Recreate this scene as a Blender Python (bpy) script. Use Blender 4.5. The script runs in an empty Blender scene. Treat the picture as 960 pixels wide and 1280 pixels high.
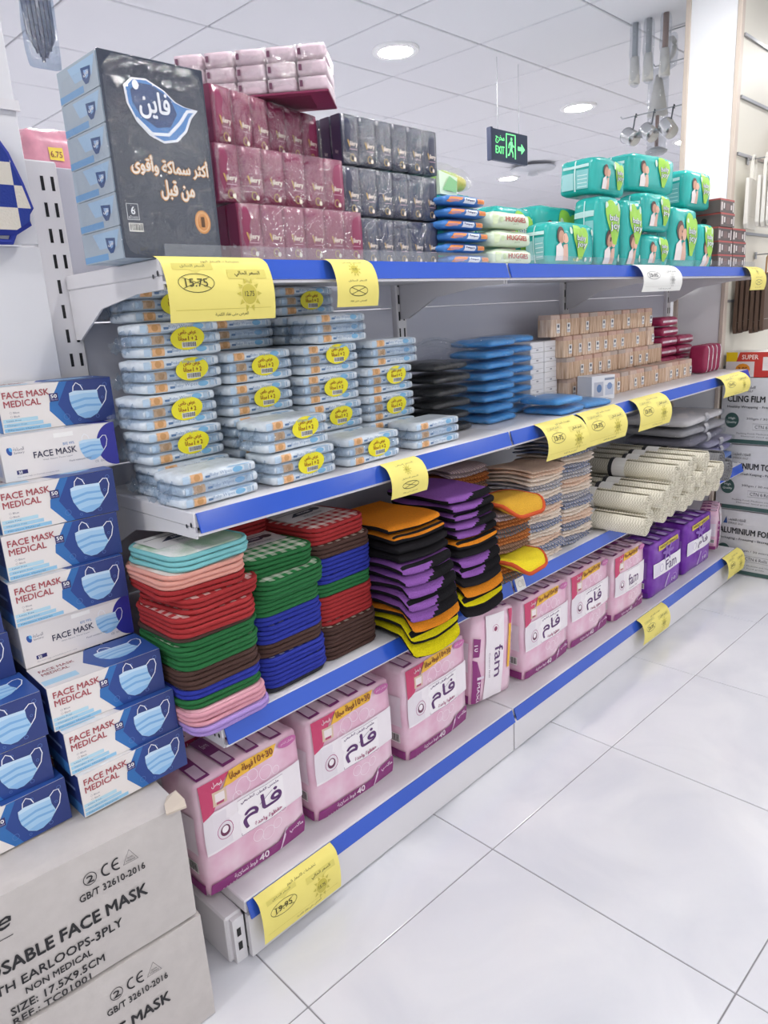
import bpy, bmesh, math, random
from mathutils import Vector, Matrix, noise
random.seed(7)
SC = bpy.context.scene
COL = SC.collection

# ------------------------------------------------------------------ camera
H = 1.32
cam_d = bpy.data.cameras.new('camera')
cam = bpy.data.objects.new('camera', cam_d)
COL.objects.link(cam)
cam.location = (0, 0, H)
cam.rotation_euler = (1.30819531, .05833516, -.8040998)
cam_d.sensor_fit = 'HORIZONTAL'
cam_d.sensor_width = 36
cam_d.lens = 904.2 / 960 * 36
cam_d.clip_start = .02
SC.camera = cam

# ------------------------------------------------------------------ light
w = bpy.data.worlds.new('ambient_fill')  # uniform ambient fill, added to light the room evenly through its open sides
SC.world = w
w.use_nodes = True
bg = w.node_tree.nodes['Background']
bg.inputs[0].default_value = (.98, .98, 1, 1)
bg.inputs[1].default_value = .78
SC.view_settings.view_transform = 'Standard'
SC.view_settings.look = 'None'
SC.view_settings.gamma = 1
SC.view_settings.use_curve_mapping = False
SC.view_settings.exposure = .4
LAMP = 112.0
ZC = 2.61

# ------------------------------------------------------------------ materials
MATS = {}
def lin(h):
    h = h.lstrip('#')
    v = [int(h[i:i + 2], 16) / 255 for i in (0, 2, 4)]
    return [c / 12.92 if c <= .04045 else ((c + .055) / 1.055) ** 2.4 for c in v]
def mat(name, col, rough=.5, metal=0, bump=0, bscale=60, var=0, emit=0, spec=.5):
    if name in MATS: return MATS[name]
    m = bpy.data.materials.new(name); m.use_nodes = True
    nt = m.node_tree; b = nt.nodes['Principled BSDF']
    c = lin(col) + [1]
    b.inputs['Base Color'].default_value = c
    b.inputs['Roughness'].default_value = rough
    b.inputs['Metallic'].default_value = metal
    b.inputs['Specular IOR Level'].default_value = spec
    if emit:
        b.inputs['Emission Color'].default_value = c
        b.inputs['Emission Strength'].default_value = emit
    if bump or var:
        tc = nt.nodes.new('ShaderNodeTexCoord')
        n = nt.nodes.new('ShaderNodeTexNoise'); n.inputs['Scale'].default_value = bscale; n.inputs['Detail'].default_value = 4
        nt.links.new(tc.outputs['Object'], n.inputs['Vector'])
        if bump:
            bp = nt.nodes.new('ShaderNodeBump'); bp.inputs['Strength'].default_value = bump; bp.inputs['Distance'].default_value = .01
            nt.links.new(n.outputs['Fac'], bp.inputs['Height']); nt.links.new(bp.outputs[0], b.inputs['Normal'])
        if var:
            r = nt.nodes.new('ShaderNodeMapRange')
            r.inputs[1].default_value = .3; r.inputs[2].default_value = .7
            r.inputs[3].default_value = 1 - var; r.inputs[4].default_value = 1 + var * .5
            nt.links.new(n.outputs['Fac'], r.inputs[0])
            mx = nt.nodes.new('ShaderNodeVectorMath'); mx.operation = 'SCALE'
            mx.inputs[0].default_value = c[:3]
            nt.links.new(r.outputs[0], mx.inputs['Scale']); nt.links.new(mx.outputs[0], b.inputs['Base Color'])
    MATS[name] = m
    return m
def K(col, rough=.45):            # plain ink / plastic colour
    return mat('ink_' + col.strip('#') + ('' if rough == .45 else '_%d' % (rough * 100)), col, rough)
def two_tone(name, ca, cb, kind, scale, rough=.85, bump=.25, axis=None):
    """cloth with a woven two-colour pattern: checker / stripes / streaks"""
    if name in MATS: return MATS[name]
    m = bpy.data.materials.new(name); m.use_nodes = True
    nt = m.node_tree; b = nt.nodes['Principled BSDF']; b.inputs['Roughness'].default_value = rough
    b.inputs['Specular IOR Level'].default_value = .25
    tc = nt.nodes.new('ShaderNodeTexCoord'); mp = nt.nodes.new('ShaderNodeMapping')
    nt.links.new(tc.outputs['Object'], mp.inputs['Vector'])
    if axis: mp.inputs['Scale'].default_value = axis
    mix = nt.nodes.new('ShaderNodeMix'); mix.data_type = 'RGBA'
    mix.inputs[6].default_value = lin(ca) + [1]; mix.inputs[7].default_value = lin(cb) + [1]
    if kind == 'checker':
        t = nt.nodes.new('ShaderNodeTexChecker'); t.inputs['Scale'].default_value = scale
        t.inputs['Color1'].default_value = (1, 1, 1, 1); t.inputs['Color2'].default_value = (0, 0, 0, 1)
        out = t.outputs['Fac']
    elif kind == 'gingham':                # woven check: stripe + stripe
        sx = nt.nodes.new('ShaderNodeSeparateXYZ'); nt.links.new(mp.outputs[0], sx.inputs[0])
        st = []
        for a in (0, 1):
            m1 = nt.nodes.new('ShaderNodeMath'); m1.operation = 'MULTIPLY'; m1.inputs[1].default_value = scale; nt.links.new(sx.outputs[a], m1.inputs[0])
            m2 = nt.nodes.new('ShaderNodeMath'); m2.operation = 'PINGPONG'; m2.inputs[1].default_value = 1; nt.links.new(m1.outputs[0], m2.inputs[0])
            m3 = nt.nodes.new('ShaderNodeMath'); m3.operation = 'GREATER_THAN'; m3.inputs[1].default_value = .5; nt.links.new(m2.outputs[0], m3.inputs[0]); st.append(m3)
        t = nt.nodes.new('ShaderNodeMath'); t.operation = 'ADD'; nt.links.new(st[0].outputs[0], t.inputs[0]); nt.links.new(st[1].outputs[0], t.inputs[1])
        t2 = nt.nodes.new('ShaderNodeMath'); t2.operation = 'MULTIPLY'; t2.inputs[1].default_value = .5; nt.links.new(t.outputs[0], t2.inputs[0]); out = t2.outputs[0]
    elif kind == 'wave':
        t = nt.nodes.new('ShaderNodeTexWave'); t.inputs['Scale'].default_value = scale; t.inputs['Distortion'].default_value = 2.5
        t.inputs['Detail'].default_value = 2
        out = t.outputs['Fac']
    else:
        t = nt.nodes.new('ShaderNodeTexNoise'); t.inputs['Scale'].default_value = scale; t.inputs['Detail'].default_value = 3
        r = nt.nodes.new('ShaderNodeMapRange'); r.inputs[1].default_value = .38; r.inputs[2].default_value = .62
        nt.links.new(t.outputs['Fac'], r.inputs[0]); out = r.outputs[0]
    if kind != 'gingham': nt.links.new(mp.outputs[0], t.inputs['Vector'])
    nt.links.new(out, mix.inputs[0]); nt.links.new(mix.outputs[2], b.inputs['Base Color'])
    if bump:
        n = nt.nodes.new('ShaderNodeTexNoise'); n.inputs['Scale'].default_value = 260
        nt.links.new(tc.outputs['Object'], n.inputs['Vector'])
        bp = nt.nodes.new('ShaderNodeBump'); bp.inputs['Strength'].default_value = bump; bp.inputs['Distance'].default_value = .01
        nt.links.new(n.outputs['Fac'], bp.inputs['Height']); nt.links.new(bp.outputs[0], b.inputs['Normal'])
    MATS[name] = m
    return m
def film(name='clear_film', gloss=.13, tint='#ffffff', rough=.12, scale=22, strength=.6):
    if name in MATS: return MATS[name]
    m = bpy.data.materials.new(name); m.use_nodes = True
    nt = m.node_tree; nt.nodes.clear()
    o = nt.nodes.new('ShaderNodeOutputMaterial'); mx = nt.nodes.new('ShaderNodeMixShader')
    t = nt.nodes.new('ShaderNodeBsdfTransparent'); g = nt.nodes.new('ShaderNodeBsdfGlossy')
    t.inputs[0].default_value = lin(tint) + [1]
    g.inputs['Roughness'].default_value = rough
    mx.inputs[0].default_value = gloss
    tc = nt.nodes.new('ShaderNodeTexCoord'); n = nt.nodes.new('ShaderNodeTexNoise'); bp = nt.nodes.new('ShaderNodeBump')
    n.inputs['Scale'].default_value = scale; n.inputs['Detail'].default_value = 5; n.inputs['Distortion'].default_value = 1.2
    bp.inputs['Strength'].default_value = strength; bp.inputs['Distance'].default_value = .05
    nt.links.new(tc.outputs['Object'], n.inputs['Vector']); nt.links.new(n.outputs['Fac'], bp.inputs['Height'])
    nt.links.new(bp.outputs[0], g.inputs['Normal'])
    nt.links.new(t.outputs[0], mx.inputs[1]); nt.links.new(g.outputs[0], mx.inputs[2]); nt.links.new(mx.outputs[0], o.inputs[0])
    MATS[name] = m
    return m

# ------------------------------------------------------------------ mesh building
class Soft:
    """a box with rounded edges, bulging faces and a little crumple; maps box points to the soft surface"""
    def __init__(s, w, d, h, r=.01, b=(0, 0, 0), crumple=0, seed=0, fn=None):
        s.half = (w / 2, d / 2, h / 2); s.b = b; s.c = crumple; s.seed = seed; s.fn = fn
        m = 1.25 * crumple                                  # keep the bulged, crumpled surface inside the w x d x h box
        s.g = (max(w / 2 - b[0] - m, w * .3), max(d / 2 - b[1] - m, d * .3), max(h / 2 - (b[2] + m) / 2, h * .3))
        s.r = min(r, min(s.g) * .98)
    def __call__(s, p):                       # p: box surface point, origin at the base centre
        hx, hy, hz = s.half
        P = [p[0], p[1], p[2] - hz]
        u = [max(-1, min(1, P[i] / s.half[i])) for i in range(3)]
        P = [u[i] * s.g[i] for i in range(3)]; hz = s.g[2]
        q = [max(-(s.g[i] - s.r), min(s.g[i] - s.r, P[i])) for i in range(3)]
        dv = Vector((P[0] - q[0], P[1] - q[1], P[2] - q[2]))
        if dv.length > 1e-9: dv = dv.normalized() * s.r
        o = [q[0] + dv.x, q[1] + dv.y, q[2] + dv.z]
        f = [1 - u[i] ** 2 for i in range(3)]
        o[0] += u[0] * s.b[0] * f[1] * f[2]; o[1] += u[1] * s.b[1] * f[0] * f[2]; o[2] += max(0, u[2]) * s.b[2] * f[0] * f[1]
        if s.c:
            v = Vector((o[0] * 14 + s.seed * 7.3, o[1] * 14, o[2] * 14 - s.seed))
            n = noise.noise_vector(v) + noise.noise_vector(v * 2.3) * .5
            lift = min(1, (o[2] + hz) / max(hz, 1e-6))
            o[0] += n.x * s.c; o[1] += n.y * s.c; o[2] += n.z * s.c * lift
        o[2] += hz
        if s.fn: o = s.fn(o)
        return tuple(o)

class MB:
    def __init__(s): s.v = []; s.f = []; s.m = []; s.ml = []
    def mi(s, m):
        if m not in s.ml: s.ml.append(m)
        return s.ml.index(m)
    def add(s, vs, fs, m):
        k = len(s.v); i = s.mi(m)
        s.v += [tuple(p) for p in vs]; s.f += [[a + k for a in f] for f in fs]; s.m += [i] * len(fs)
        return s
    def box(s, x0, x1, y0, y1, z0, z1, m):
        return s.add([(x, y, z) for z in (z0, z1) for y in (y0, y1) for x in (x0, x1)],
                     [(0, 2, 3, 1), (4, 5, 7, 6), (0, 1, 5, 4), (1, 3, 7, 5), (3, 2, 6, 7), (2, 0, 4, 6)], m)
    def cbox(s, x0, x1, y0, y1, z0, z1, m, c=.003):
        """box with chamfered edges"""
        bm = bmesh.new()
        bmesh.ops.create_cube(bm, size=1)
        for v in bm.verts:
            v.co = Vector(((x0 + x1) / 2 + v.co.x * (x1 - x0), (y0 + y1) / 2 + v.co.y * (y1 - y0), (z0 + z1) / 2 + v.co.z * (z1 - z0)))
        bmesh.ops.bevel(bm, geom=bm.edges[:], offset=c, segments=1, affect='EDGES', clamp_overlap=True)
        bm.verts.index_update()
        s.add([v.co[:] for v in bm.verts], [[v.index for v in f.verts] for f in bm.faces], m); bm.free()
        return s
    def soft(s, S, m, n=6, nz=None, off=(0, 0, 0)):
        hx, hy, hz = S.half; nz = nz or n; S.n = n; S.nz = nz
        N = (n, n, nz); idx = {}; vs = []; fs = []
        def vid(i, j, k):
            t = (i, j, k)
            if t not in idx:
                idx[t] = len(vs)
                p = S(((2 * i / n - 1) * hx, (2 * j / n - 1) * hy, (2 * k / nz) * hz))
                vs.append((p[0] + off[0], p[1] + off[1], p[2] + off[2]))
            return idx[t]
        for a in range(n):
            for b in range(n):
                fs.append((vid(a, b, 0), vid(a, b + 1, 0), vid(a + 1, b + 1, 0), vid(a + 1, b, 0)))
                fs.append((vid(a, b, nz), vid(a + 1, b, nz), vid(a + 1, b + 1, nz), vid(a, b + 1, nz)))
            for k in range(nz):
                fs.append((vid(a, 0, k), vid(a + 1, 0, k), vid(a + 1, 0, k + 1), vid(a, 0, k + 1)))
                fs.append((vid(a, n, k), vid(a, n, k + 1), vid(a + 1, n, k + 1), vid(a + 1, n, k)))
                fs.append((vid(0, a, k), vid(0, a, k + 1), vid(0, a + 1, k + 1), vid(0, a + 1, k)))
                fs.append((vid(n, a, k), vid(n, a + 1, k), vid(n, a + 1, k + 1), vid(n, a, k + 1)))
        return s.add(vs, fs, m)
    def tube(s, pts, r, m, n=6, closed=False, flat=1):
        pts = [Vector(p) for p in pts]; L = len(pts); vs = []; fs = []
        up = Vector((0, 0, 1))
        for i, p in enumerate(pts):
            a = pts[(i - 1) % L] if closed or i else p; b = pts[(i + 1) % L] if closed or i < L - 1 else p
            t = (b - a).normalized()
            x = t.cross(up if abs(t.z) < .95 else Vector((1, 0, 0))).normalized(); y = x.cross(t).normalized()
            rr = r[i] if isinstance(r, (list, tuple)) else r
            for k in range(n):
                an = 2 * math.pi * k / n
                vs.append(p + x * math.cos(an) * rr + y * math.sin(an) * rr * flat)
        for i in range(L if closed else L - 1):
            j = (i + 1) % L
            for k in range(n):
                fs.append((i * n + k, i * n + (k + 1) % n, j * n + (k + 1) % n, j * n + k))
        if not closed:
            fs.append(list(range(n))[::-1]); fs.append([(L - 1) * n + k for k in range(n)])
        return s.add(vs, fs, m)
    def lathe(s, prof, m, n=20, c=(0, 0, 0)):
        vs = []; fs = []; L = len(prof)
        for r, z in prof:
            for k in range(n):
                a = 2 * math.pi * k / n; vs.append((c[0] + r * math.cos(a), c[1] + r * math.sin(a), c[2] + z))
        for i in range(L - 1):
            for k in range(n):
                fs.append((i * n + k, i * n + (k + 1) % n, (i + 1) * n + (k + 1) % n, (i + 1) * n + k))
        fs.append(list(range(n))[::-1]); fs.append([(L - 1) * n + k for k in range(n)])
        return s.add(vs, fs, m)
    def grid(s, fn, nu, nv, m):
        vs = [fn(i / nu, j / nv) for j in range(nv + 1) for i in range(nu + 1)]
        fs = [(j * (nu + 1) + i, j * (nu + 1) + i + 1, (j + 1) * (nu + 1) + i + 1, (j + 1) * (nu + 1) + i) for j in range(nv) for i in range(nu)]
        return s.add(vs, fs, m)
    def xf(s, M):
        s.v = [tuple(M @ Vector(p)) for p in s.v]; return s
    def mesh(s, name, smooth=False):
        me = bpy.data.meshes.new(name); me.from_pydata(s.v, [], s.f)
        for m in s.ml: me.materials.append(m)
        me.polygons.foreach_set('material_index', s.m)
        if smooth: me.polygons.foreach_set('use_smooth', [True] * len(s.f))
        me.update(); return me
    def build(s, name, parent=None, smooth=False, loc=None, rz=0):
        o = bpy.data.objects.new(name, s.mesh(name, smooth)); COL.objects.link(o)
        if parent is not None: o.parent = parent
        if loc is not None: o.location = loc
        o.rotation_euler.z = rz
        return o

def empty(name, loc=(0, 0, 0), rz=0):
    o = bpy.data.objects.new(name, None); COL.objects.link(o); o.location = loc; o.rotation_euler.z = rz
    o.empty_display_size = .05
    return o
def tag(o, label, cat, group=None):
    o['label'] = label; o['category'] = cat
    if group: o['group'] = group
    return o
def struct(o): o['kind'] = 'structure'; return o
def copy_tree(o, parent=None):
    c = o.copy(); COL.objects.link(c)
    if parent is not None: c.parent = parent
    for ch in list(o.children): copy_tree(ch, c)
    return c
class Proto:
    """first use moves the built thing itself, later uses copy it"""
    def __init__(s, o): s.o = o; s.used = False
    def __call__(s, loc, rz=0, label=None, cat=None, group=None, rx=0, ry=0):
        if s.used: o = copy_tree(s.o)
        else: o = s.o; s.used = True
        o.location = loc; o.rotation_euler = (rx, ry, rz)
        if label: tag(o, label, cat, group)
        return o
ORD = ['first', 'second', 'third', 'fourth', 'fifth', 'sixth', 'seventh', 'eighth', 'ninth', 'tenth', 'eleventh', 'twelfth', 'thirteenth',
       'fourteenth', 'fifteenth', 'sixteenth', 'seventeenth', 'eighteenth', 'nineteenth', 'twentieth', 'twenty-first', 'twenty-second', 'twenty-third',
       'twenty-fourth', 'twenty-fifth', 'twenty-sixth', 'twenty-seventh', 'twenty-eighth', 'twenty-ninth', 'thirtieth', 'thirty-first', 'thirty-second',
       'thirty-third', 'thirty-fourth', 'thirty-fifth', 'thirty-sixth', 'thirty-seventh', 'thirty-eighth', 'thirty-ninth', 'fortieth']

# ------------------------------------------------------------------ lettering and flat print
AR = {'ا': (0xFE8D, 2), 'أ': (0xFE83, 2), 'ب': (0xFE8F, 4), 'ة': (0xFE93, 2), 'ت': (0xFE95, 4), 'ث': (0xFE99, 4), 'ج': (0xFE9D, 4), 'ح': (0xFEA1, 4),
      'خ': (0xFEA5, 4), 'د': (0xFEA9, 2), 'ذ': (0xFEAB, 2), 'ر': (0xFEAD, 2), 'ز': (0xFEAF, 2), 'س': (0xFEB1, 4), 'ش': (0xFEB5, 4), 'ص': (0xFEB9, 4),
      'ض': (0xFEBD, 4), 'ط': (0xFEC1, 4), 'ظ': (0xFEC5, 4), 'ع': (0xFEC9, 4), 'غ': (0xFECD, 4), 'ف': (0xFED1, 4), 'ق': (0xFED5, 4), 'ك': (0xFED9, 4),
      'ل': (0xFEDD, 4), 'م': (0xFEE1, 4), 'ن': (0xFEE5, 4), 'ه': (0xFEE9, 4), 'و': (0xFEED, 2), 'ى': (0xFEEF, 2), 'ي': (0xFEF1, 4)}
def arab(t):
    out = ''
    for i, c in enumerate(t):
        if c not in AR: out += c; continue
        b, n = AR[c]
        pj = i > 0 and t[i - 1] in AR and AR[t[i - 1]][1] == 4
        nj = n == 4 and i + 1 < len(t) and t[i + 1] in AR
        out += chr(b + ((3 if pj else 2) if nj else (1 if pj else 0)))
    return out[::-1]
TXT = {}
def text_shape(t, bold=0):
    k = (t, bold)
    if k not in TXT:
        c = bpy.data.curves.new('lettering', 'FONT'); c.body = t; c.size = 1; c.resolution_u = 2; c.offset = bold
        o = bpy.data.objects.new('lettering', c); COL.objects.link(o)
        bpy.context.view_layer.update()
        me = bpy.data.meshes.new_from_object(o.evaluated_get(bpy.context.evaluated_depsgraph_get()))
        vs = [(v.co.x, v.co.y) for v in me.vertices]; fs = [list(p.vertices) for p in me.polygons]
        bpy.data.objects.remove(o); bpy.data.curves.remove(c); bpy.data.meshes.remove(me)
        x0 = min(v[0] for v in vs); x1 = max(v[0] for v in vs); y0 = min(v[1] for v in vs); y1 = max(v[1] for v in vs)
        TXT[k] = ([((v[0] - x0) / (x1 - x0), (v[1] - y0) / (y1 - y0)) for v in vs], fs, (x1 - x0) / (y1 - y0))
    return TXT[k]
class Print:
    """flat print: polygons in (u, v) metres on a face, later ones above earlier ones"""
    def __init__(s): s.p = []; s.bb = []
    def put(s, vs, fs, col):
        b = (min(p[0] for p in vs), max(p[0] for p in vs), min(p[1] for p in vs), max(p[1] for p in vs))
        n = 1 + max([q[2] for q, c in zip(s.p, s.bb) if b[0] < c[1] and c[0] < b[1] and b[2] < c[3] and c[2] < b[3]], default=0)
        s.p.append((vs, fs, n, col)); s.bb.append(b); return s
    def poly(s, pts, col): return s.put([tuple(p) for p in pts], [list(range(len(pts)))], col)
    def rect(s, u0, u1, v0, v1, col): return s.poly([(u0, v0), (u1, v0), (u1, v1), (u0, v1)], col)
    def ell(s, u, v, a, b, col, n=20, rot=0, a0=0, a1=360):
        pts = []
        for i in range(n + (a1 - a0 != 360)):
            t = math.radians(a0 + (a1 - a0) * i / n); x = a * math.cos(t); y = b * math.sin(t)
            pts.append((u + x * math.cos(rot) - y * math.sin(rot), v + x * math.sin(rot) + y * math.cos(rot)))
        return s.poly(pts, col)
    def line(s, pts, wd, col, closed=False):
        vs = []; fs = []; L = len(pts)
        for i, p in enumerate(pts):
            a = pts[(i - 1) % L] if closed or i else p; b = pts[(i + 1) % L] if closed or i < L - 1 else p
            dx, dy = b[0] - a[0], b[1] - a[1]; l = math.hypot(dx, dy) or 1
            vs += [(p[0] - dy / l * wd / 2, p[1] + dx / l * wd / 2), (p[0] + dy / l * wd / 2, p[1] - dx / l * wd / 2)]
        for i in range(L if closed else L - 1):
            j = (i + 1) % L; fs.append([2 * i, 2 * i + 1, 2 * j + 1, 2 * j])
        return s.put(vs, fs, col)
    def ring(s, u, v, a, b, wd, col, n=20, a0=0, a1=360):
        full = a1 - a0 == 360
        pts = [(u + a * math.cos(math.radians(a0 + (a1 - a0) * i / n)), v + b * math.sin(math.radians(a0 + (a1 - a0) * i / n))) for i in range(n + (not full))]
        return s.line(pts, wd, col, full)
    def text(s, t, u0, u1, v0, v1, col, bold=0, rot=0, shear=0):
        """lettering that fills the box (u0,u1,v0,v1); u1=None keeps the natural width"""
        vs, fs, asp = text_shape(t, 0)
        if u1 is None: u1 = u0 + asp * (v1 - v0)
        cu, cv = (u0 + u1) / 2, (v0 + v1) / 2; W, Hh = u1 - u0, v1 - v0
        out = []
        for a, b in vs:
            x, y = (a - .5) * W + shear * (b - .5) * Hh, (b - .5) * Hh
            out.append((cu + x * math.cos(rot) - y * math.sin(rot), cv + x * math.sin(rot) + y * math.cos(rot)))
        d = bold * .75 * Hh                     # heavier letters: the same shape again, nudged to each side
        for a, b in ((-d, 0), (d, 0), (0, d), (0, -d)) if bold else ((0, 0),):
            s.put([(x + a, y + b) for x, y in out], fs, col)
        return s
    def bars(s, u0, u1, v0, v1, n=18, seed=1):
        r = random.Random(seed); s.rect(u0, u1, v0, v1, '#f5f5f0')
        x = u0 + (u1 - u0) * .05
        while x < u1 - (u1 - u0) * .05:
            wd = (u1 - u0) / n * r.choice((.35, .5, .8)); s.rect(x, min(x + wd, u1), v0 + (v1 - v0) * .12, v1 - (v1 - v0) * .06, '#1c1c20'); x += wd + (u1 - u0) / n * r.choice((.4, .6))
        return s
    def build(s, parent, fn, name='print', cut=None, eps=.00022, rough=.4, fold=True):
        """fn(u, v, lift) -> 3D point"""
        bm = bmesh.new(); ml = []
        for vs, fs, n, col in s.p:
            if col not in ml: ml.append(col)
            bv = [bm.verts.new((a, b, n)) for a, b in vs]
            for f in fs:
                try: bm.faces.new([bv[i] for i in f]).material_index = ml.index(col)
                except ValueError: pass
        if cut:
            us = [p[0] for q in s.p for p in q[0]]; vv = [p[1] for q in s.p for p in q[0]]
            for ax, lo, hi in ((0, min(us), max(us)), (1, min(vv), max(vv))):
                st = cut if not isinstance(cut, tuple) else cut[ax]
                if not st: continue
                x = math.floor(lo / st) * st + st
                while x < hi:
                    co = [0, 0, 0]; co[ax] = x; no = [0, 0, 0]; no[ax] = 1
                    bmesh.ops.bisect_plane(bm, geom=bm.verts[:] + bm.edges[:] + bm.faces[:], dist=1e-6, plane_co=co, plane_no=no)
                    x += st
        for v in bm.verts: v.co = fn(v.co.x, v.co.y, v.co.z * eps)
        me = bpy.data.meshes.new(name); bm.to_mesh(me); bm.free()
        for c in ml: me.materials.append(c if not isinstance(c, str) else K(c, rough))
        o = bpy.data.objects.new(name, me); COL.objects.link(o); o.parent = parent
        return o
def cf(S): return (2 * S.half[0] / S.n, 2 * S.half[2] / S.nz)      # cut lines that match the facets below
def ct(S): return (2 * S.half[0] / S.n, 2 * S.half[1] / S.n)
def cl(S): return (2 * S.half[1] / S.n, 2 * S.half[2] / S.nz)
def front(w, d):                   # face towards -Y of a box centred on its base
    return lambda u, v, e: (u - w / 2, -d / 2 - .0003 - e, v)
def soft_front(S, lift=.0006):
    hx, hy, hz = S.half
    def f(u, v, e):
        p = S((u - hx, -hy, v)); return (p[0], p[1] - lift - e, p[2])
    return f
def soft_top(S, lift=.0006):
    hx, hy, hz = S.half
    def f(u, v, e):
        p = S((u - hx, v - hy, hz * 2)); return (p[0], p[1], p[2] + lift + e)
    return f
def soft_left(S, lift=.0006):      # face towards -X; u runs from the back to the front
    hx, hy, hz = S.half
    def f(u, v, e):
        p = S((-hx, hy - u, v)); return (p[0] - lift - e, p[1], p[2])
    return f

# ------------------------------------------------------------------ photo pixel -> place on a known plane
CR = cam.rotation_euler.to_matrix()
def at(u, v, x=None, y=None, z=None):
    d = CR @ Vector(((u - 480) / 904.2, -(v - 640) / 904.2, -1)); C = Vector((0, 0, H))
    i, val = (0, x) if x is not None else (1, y) if y is not None else (2, z)
    return C + d * ((val - C[i]) / d[i])

# ------------------------------------------------------------------ the room
WHITE = mat('painted_white', '#e8e8ec', .55, bump=.03, bscale=90)
PH = -.0343
floor = struct(MB().box(-2.2, 12.5, -4.5, 9.5, -.06, -.002, mat('grout', '#8d8c90', .9)).build('floor'))
floor.rotation_euler.z = PH
def floor_tile_mat():
    m = mat('polished_porcelain', '#dcdde2', .13, spec=.45)
    nt = m.node_tree; b = nt.nodes['Principled BSDF']
    tc = nt.nodes.new('ShaderNodeTexCoord'); n = nt.nodes.new('ShaderNodeTexNoise'); n.inputs['Scale'].default_value = 3.2
    n.inputs['Detail'].default_value = 8; n.inputs['Distortion'].default_value = .8
    geo = nt.nodes.new('ShaderNodeNewGeometry'); nt.links.new(geo.outputs['Position'], n.inputs['Vector'])
    r = nt.nodes.new('ShaderNodeValToRGB'); r.color_ramp.elements[0].position = .3; r.color_ramp.elements[1].position = .7
    r.color_ramp.elements[0].color = lin('#d2d3da') + [1]; r.color_ramp.elements[1].color = lin('#e2e2e6') + [1]
    nt.links.new(n.outputs['Fac'], r.inputs[0]); nt.links.new(r.outputs[0], b.inputs['Base Color'])
    return m
ft = floor_tile_mat(); TS = .597
tile_me = MB().cbox(0, TS - .0028, 0, TS - .0028, -.012, 0, ft, .0012).mesh('floor_tile')
for i in range(-3, 12):
    for j in range(-6, 14):
        o = bpy.data.objects.new('floor_tile', tile_me); COL.objects.link(o); o.parent = floor
        o.location = (1.226 + TS * i + .0014, .978 + TS * j + .0014, 0)

ceiling = struct(MB().box(-2.2, 12.5, -4.5, 9.5, ZC + .012, ZC + .08, mat('ceiling_grid', '#a9a9b0', .8)).build('ceiling'))
cm = mat('ceiling_tile', '#e4e4ea', .8, bump=.1, bscale=350)
ct_me = MB().cbox(.005, .595, .005, .595, ZC, ZC + .016, cm, .004).mesh('ceiling_tile')
CX, CY = 3.346, 2.45
for i in range(-7, 11):
    for j in range(-5, 11):
        o = bpy.data.objects.new('ceiling_tile', ct_me); COL.objects.link(o); o.parent = ceiling
        o.location = (CX + .6 * i, CY + .6 * j, 0)
struct(MB().box(-2.2, 12.5, 9.4, 9.5, -.05, ZC + .05, WHITE).build('wall_back'))
struct(MB().box(12.4, 12.5, -4.5, 9.5, -.05, ZC + .05, WHITE).build('wall_far'))

# ------------------------------------------------------------------ downlights
def make_lamp():
    t = empty('ceiling_downlight')
    MB().lathe([(.115, -.012), (.12, -.006), (.12, 0), (.085, 0), (.085, -.006)], mat('lamp_trim', '#f4f4f6', .4), 28).build('trim_ring', t)
    MB().lathe([(.0, -.0122), (.088, -.0122), (.088, -.006)], mat('lamp_glow', '#fffdfb', .5, emit=LAMP), 28).build('diffuser', t)
    return t
lamp = Proto(make_lamp())
lamp_label = {(0, 0): 'round white downlight lit above the navy tissue bundles', (1, 0): 'round white downlight lit above the stacked teal diaper packs',
              (-1, 0): 'round white downlight blazing at the upper left above the dark tissue box'}
for i in range(-2, 5):
    for j in range(-3, 4):
        lb = lamp_label.get((i, j), 'round white downlight, %s along the %s ceiling row' % (ORD[i + 2], ('aisle', 'shelf-side aisle', 'shelf front', 'shelf back', 'middle rear', 'far rear', 'last')[j + 3]))
        lamp((3.046 + 1.8 * i, 2.75 + 1.8 * j, ZC), 0, lb, 'ceiling light', 'downlights in the tiled ceiling')

# ------------------------------------------------------------------ gondola shelving
METAL = mat('shelf_white', '#dedcdf', .35)
BLUE = mat('price_strip_blue', '#3058c0', .16)
GREY = mat('back_panel_grey', '#c6c7d2', .5)
ACRYL = film('clear_acrylic', .1, '#fbfdff', .05, 5, .05)
XS = [.655, 1.65, 2.595, 3.54]
Z1, Z2, Z3, Z4 = .145, .563, .998, 1.437
YF, YB = 1.128, 1.515
LEV = {Z2: 'third', Z3: 'second', Z4: 'top'}
BAY = ['near', 'middle', 'far']
def strip(t, x0, x1, z):
    MB().add([(x0, 1.124, z - .036), (x1, 1.124, z - .036), (x1, 1.136, z), (x0, 1.136, z),
              (x0, 1.128, z - .037), (x1, 1.128, z - .037), (x1, 1.139, z - .001), (x0, 1.139, z - .001)],
             [(0, 1, 2, 3), (7, 6, 5, 4), (0, 4, 5, 1), (3, 2, 6, 7), (0, 3, 7, 4), (1, 5, 6, 2)], BLUE).build('price_strip', t)
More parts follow.
